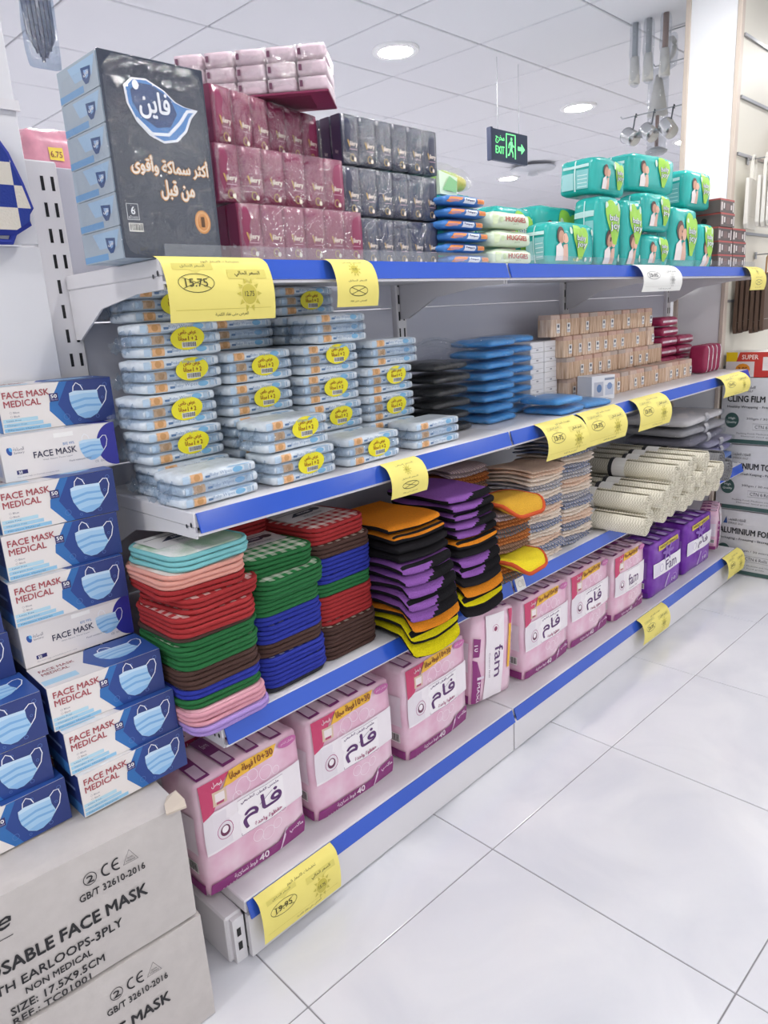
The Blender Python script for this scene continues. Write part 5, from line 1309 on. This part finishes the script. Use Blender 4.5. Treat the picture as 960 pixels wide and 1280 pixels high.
# ------------------------------------------------------------------ price tags hung over the blue strips
def price_tag(x0, x1, z, tall, curl, col, kind, label, price=('15.75', '12.75'), tilt=0):
    W = x1 - x0
    t = empty('price_tag', (x0, 0, z + .002))
    def shape(u, v, e):                    # u along the shelf, v upwards from the lower edge
        s = 1 - v / tall                   # 0 at the top of the strip, 1 at the lower edge
        y = 1.1345 - .015 * min(1, s / .14) ** .6 - curl * math.sin(s * math.pi * .72) * (1 + .25 * u / W)
        return (u, y - e, -tall * (s - .09 * math.sin(s * math.pi)) + tilt * u * s)
    MB().grid(lambda a, b: shape(a * W, (1 - b) * tall, 0), 6, 18, mat('tag_' + col.strip('#'), col, .6)).build('paper', t, True)
    d = '#4c4820' if col != '#eeeeea' else '#55555a'; sh = '#c9bc4a' if col != '#eeeeea' else '#c9c9c6'; bx = '#ddd06a' if col != '#eeeeea' else '#dcdcd8'
    P = Print(); h = tall
    if kind == 'wide':
        P.text(arab('تخفيضات الاسعار اليوم'), W * .35, W * .72, h * .84, h * .91, d)
        P.rect(W * .08, W * .44, h * .72, h * .84, bx).text(arab('السعر السابق'), W * .15, W * .37, h * .75, h * .82, d).poly([(W * .22, h * .72), (W * .34, h * .72), (W * .28, h * .65)], bx)
        P.rect(W * .56, W * .94, h * .56, h * .72, bx).text(arab('السعر الحالي'), W * .63, W * .88, h * .59, h * .69, d, .02).poly([(W * .7, h * .56), (W * .82, h * .56), (W * .76, h * .49)], bx)
        P.ring(W * .26, h * .5, W * .16, h * .14, .0012, d, 24).text(price[0], W * .16, W * .36, h * .44, h * .56, d, .015).line([(W * .14, h * .42), (W * .38, h * .58)], .001, d).line([(W * .14, h * .58), (W * .38, h * .42)], .001, d)
        cx, cy, R = W * .74, h * .33, min(W * .115, h * .14)
        for k in range(10):
            a = 2 * math.pi * k / 10
            P.poly([(cx + R * 1.18 * math.cos(a - .2), cy + R * 1.18 * math.sin(a - .2)), (cx + R * 1.75 * math.cos(a), cy + R * 1.75 * math.sin(a)), (cx + R * 1.18 * math.cos(a + .2), cy + R * 1.18 * math.sin(a + .2))], sh)
        P.ell(cx, cy, R, R, sh, 20).text(price[1], cx - R * .65, cx + R * .65, cy - R * .25, cy + R * .25, d, .02)
        P.text(arab('العرض حتى نفاد الكمية'), W * .4, W * .72, h * .05, h * .1, d).rect(W * .05, W * .95, h * .14, h * .145, sh)
    else:
        cx, cy, R = W * .5, h * .7, min(W * .17, h * .1)
        P.text(arab('السعر الحالي'), W * .25, W * .75, h * .85, h * .9, d)
        for k in range(10):
            a = 2 * math.pi * k / 10
            P.poly([(cx + R * 1.18 * math.cos(a - .2), cy + R * 1.18 * math.sin(a - .2)), (cx + R * 1.8 * math.cos(a), cy + R * 1.8 * math.sin(a)), (cx + R * 1.18 * math.cos(a + .2), cy + R * 1.18 * math.sin(a + .2))], sh)
        P.ell(cx, cy, R, R, sh, 18).text(price[1], cx - R * .6, cx + R * .6, cy - R * .25, cy + R * .25, d, .02)
        P.text(arab('السعر السابق'), W * .28, W * .72, h * .42, h * .47, d).ring(cx, h * .26, W * .22, h * .09, .0012, d, 20).line([(cx - W * .17, h * .2), (cx + W * .17, h * .32)], .001, d).line([(cx - W * .17, h * .32), (cx + W * .17, h * .2)], .001, d)
        P.text(arab('العرض حتى نفاد'), W * .3, W * .7, h * .07, h * .11, d)
    P.build(t, lambda u, v, e: shape(u, v, e + .0006), 'print', cut=(None, tall / 14), eps=.00008)
    tag(t, label, 'price tag', 'paper price tags')
YEL = '#eee07a'; WHT = '#eeeeea'
def tagpx(ua, ub, v, z, tall, curl, col, kind, label, price=('15.75', '12.75'), tilt=0):
    price_tag(at(ua, v, y=1.11).x, at(ub, v, y=1.11).x, z, tall, curl, col, kind, label, price, tilt)
tagpx(204, 336, 345, Z4, .108, .018, YEL, 'wide', 'large yellow price tag below the dark tissue box')
tagpx(416, 466, 345, Z4, .094, .02, YEL, 'tall', 'narrow yellow price tag below the maroon tissue bundles')
tagpx(797, 843, 355, Z4, .088, .03, WHT, 'wide', 'white price tag below the large teal diaper pack')
tagpx(934, 951, 355, Z4, .098, .025, YEL, 'tall', 'yellow price tag at the far end of the top shelf')
tagpx(484, 528, 590, Z3, .078, .022, YEL, 'tall', 'yellow price tag over the purple cloths on the second shelf', ('9', '5.-'))
tagpx(676, 724, 540, Z3, .104, .035, YEL, 'wide', 'yellow price tag, left one of the touching pair')
tagpx(728, 775, 522, Z3, .104, .03, YEL, 'wide', 'yellow price tag, right one of the touching pair')
tagpx(794, 831, 505, Z3, .108, .03, YEL, 'wide', 'yellow price tag below the toothpick packs near the joint')
tagpx(901, 930, 477, Z3, .085, .03, YEL, 'wide', 'yellow price tag at the far end of the second shelf')
tagpx(320, 424, 1090, Z1 - .002, .108, .012, YEL, 'wide', 'large yellow price tag at the near end of the base', ('19.95', '15.75'))
tagpx(803, 833, 780, Z1 - .002, .098, .02, YEL, 'wide', 'yellow price tag halfway along the base strip')
tagpx(908, 926, 713, Z1 - .002, .1, .02, YEL, 'wide', 'yellow price tag at the far end of the base strip')
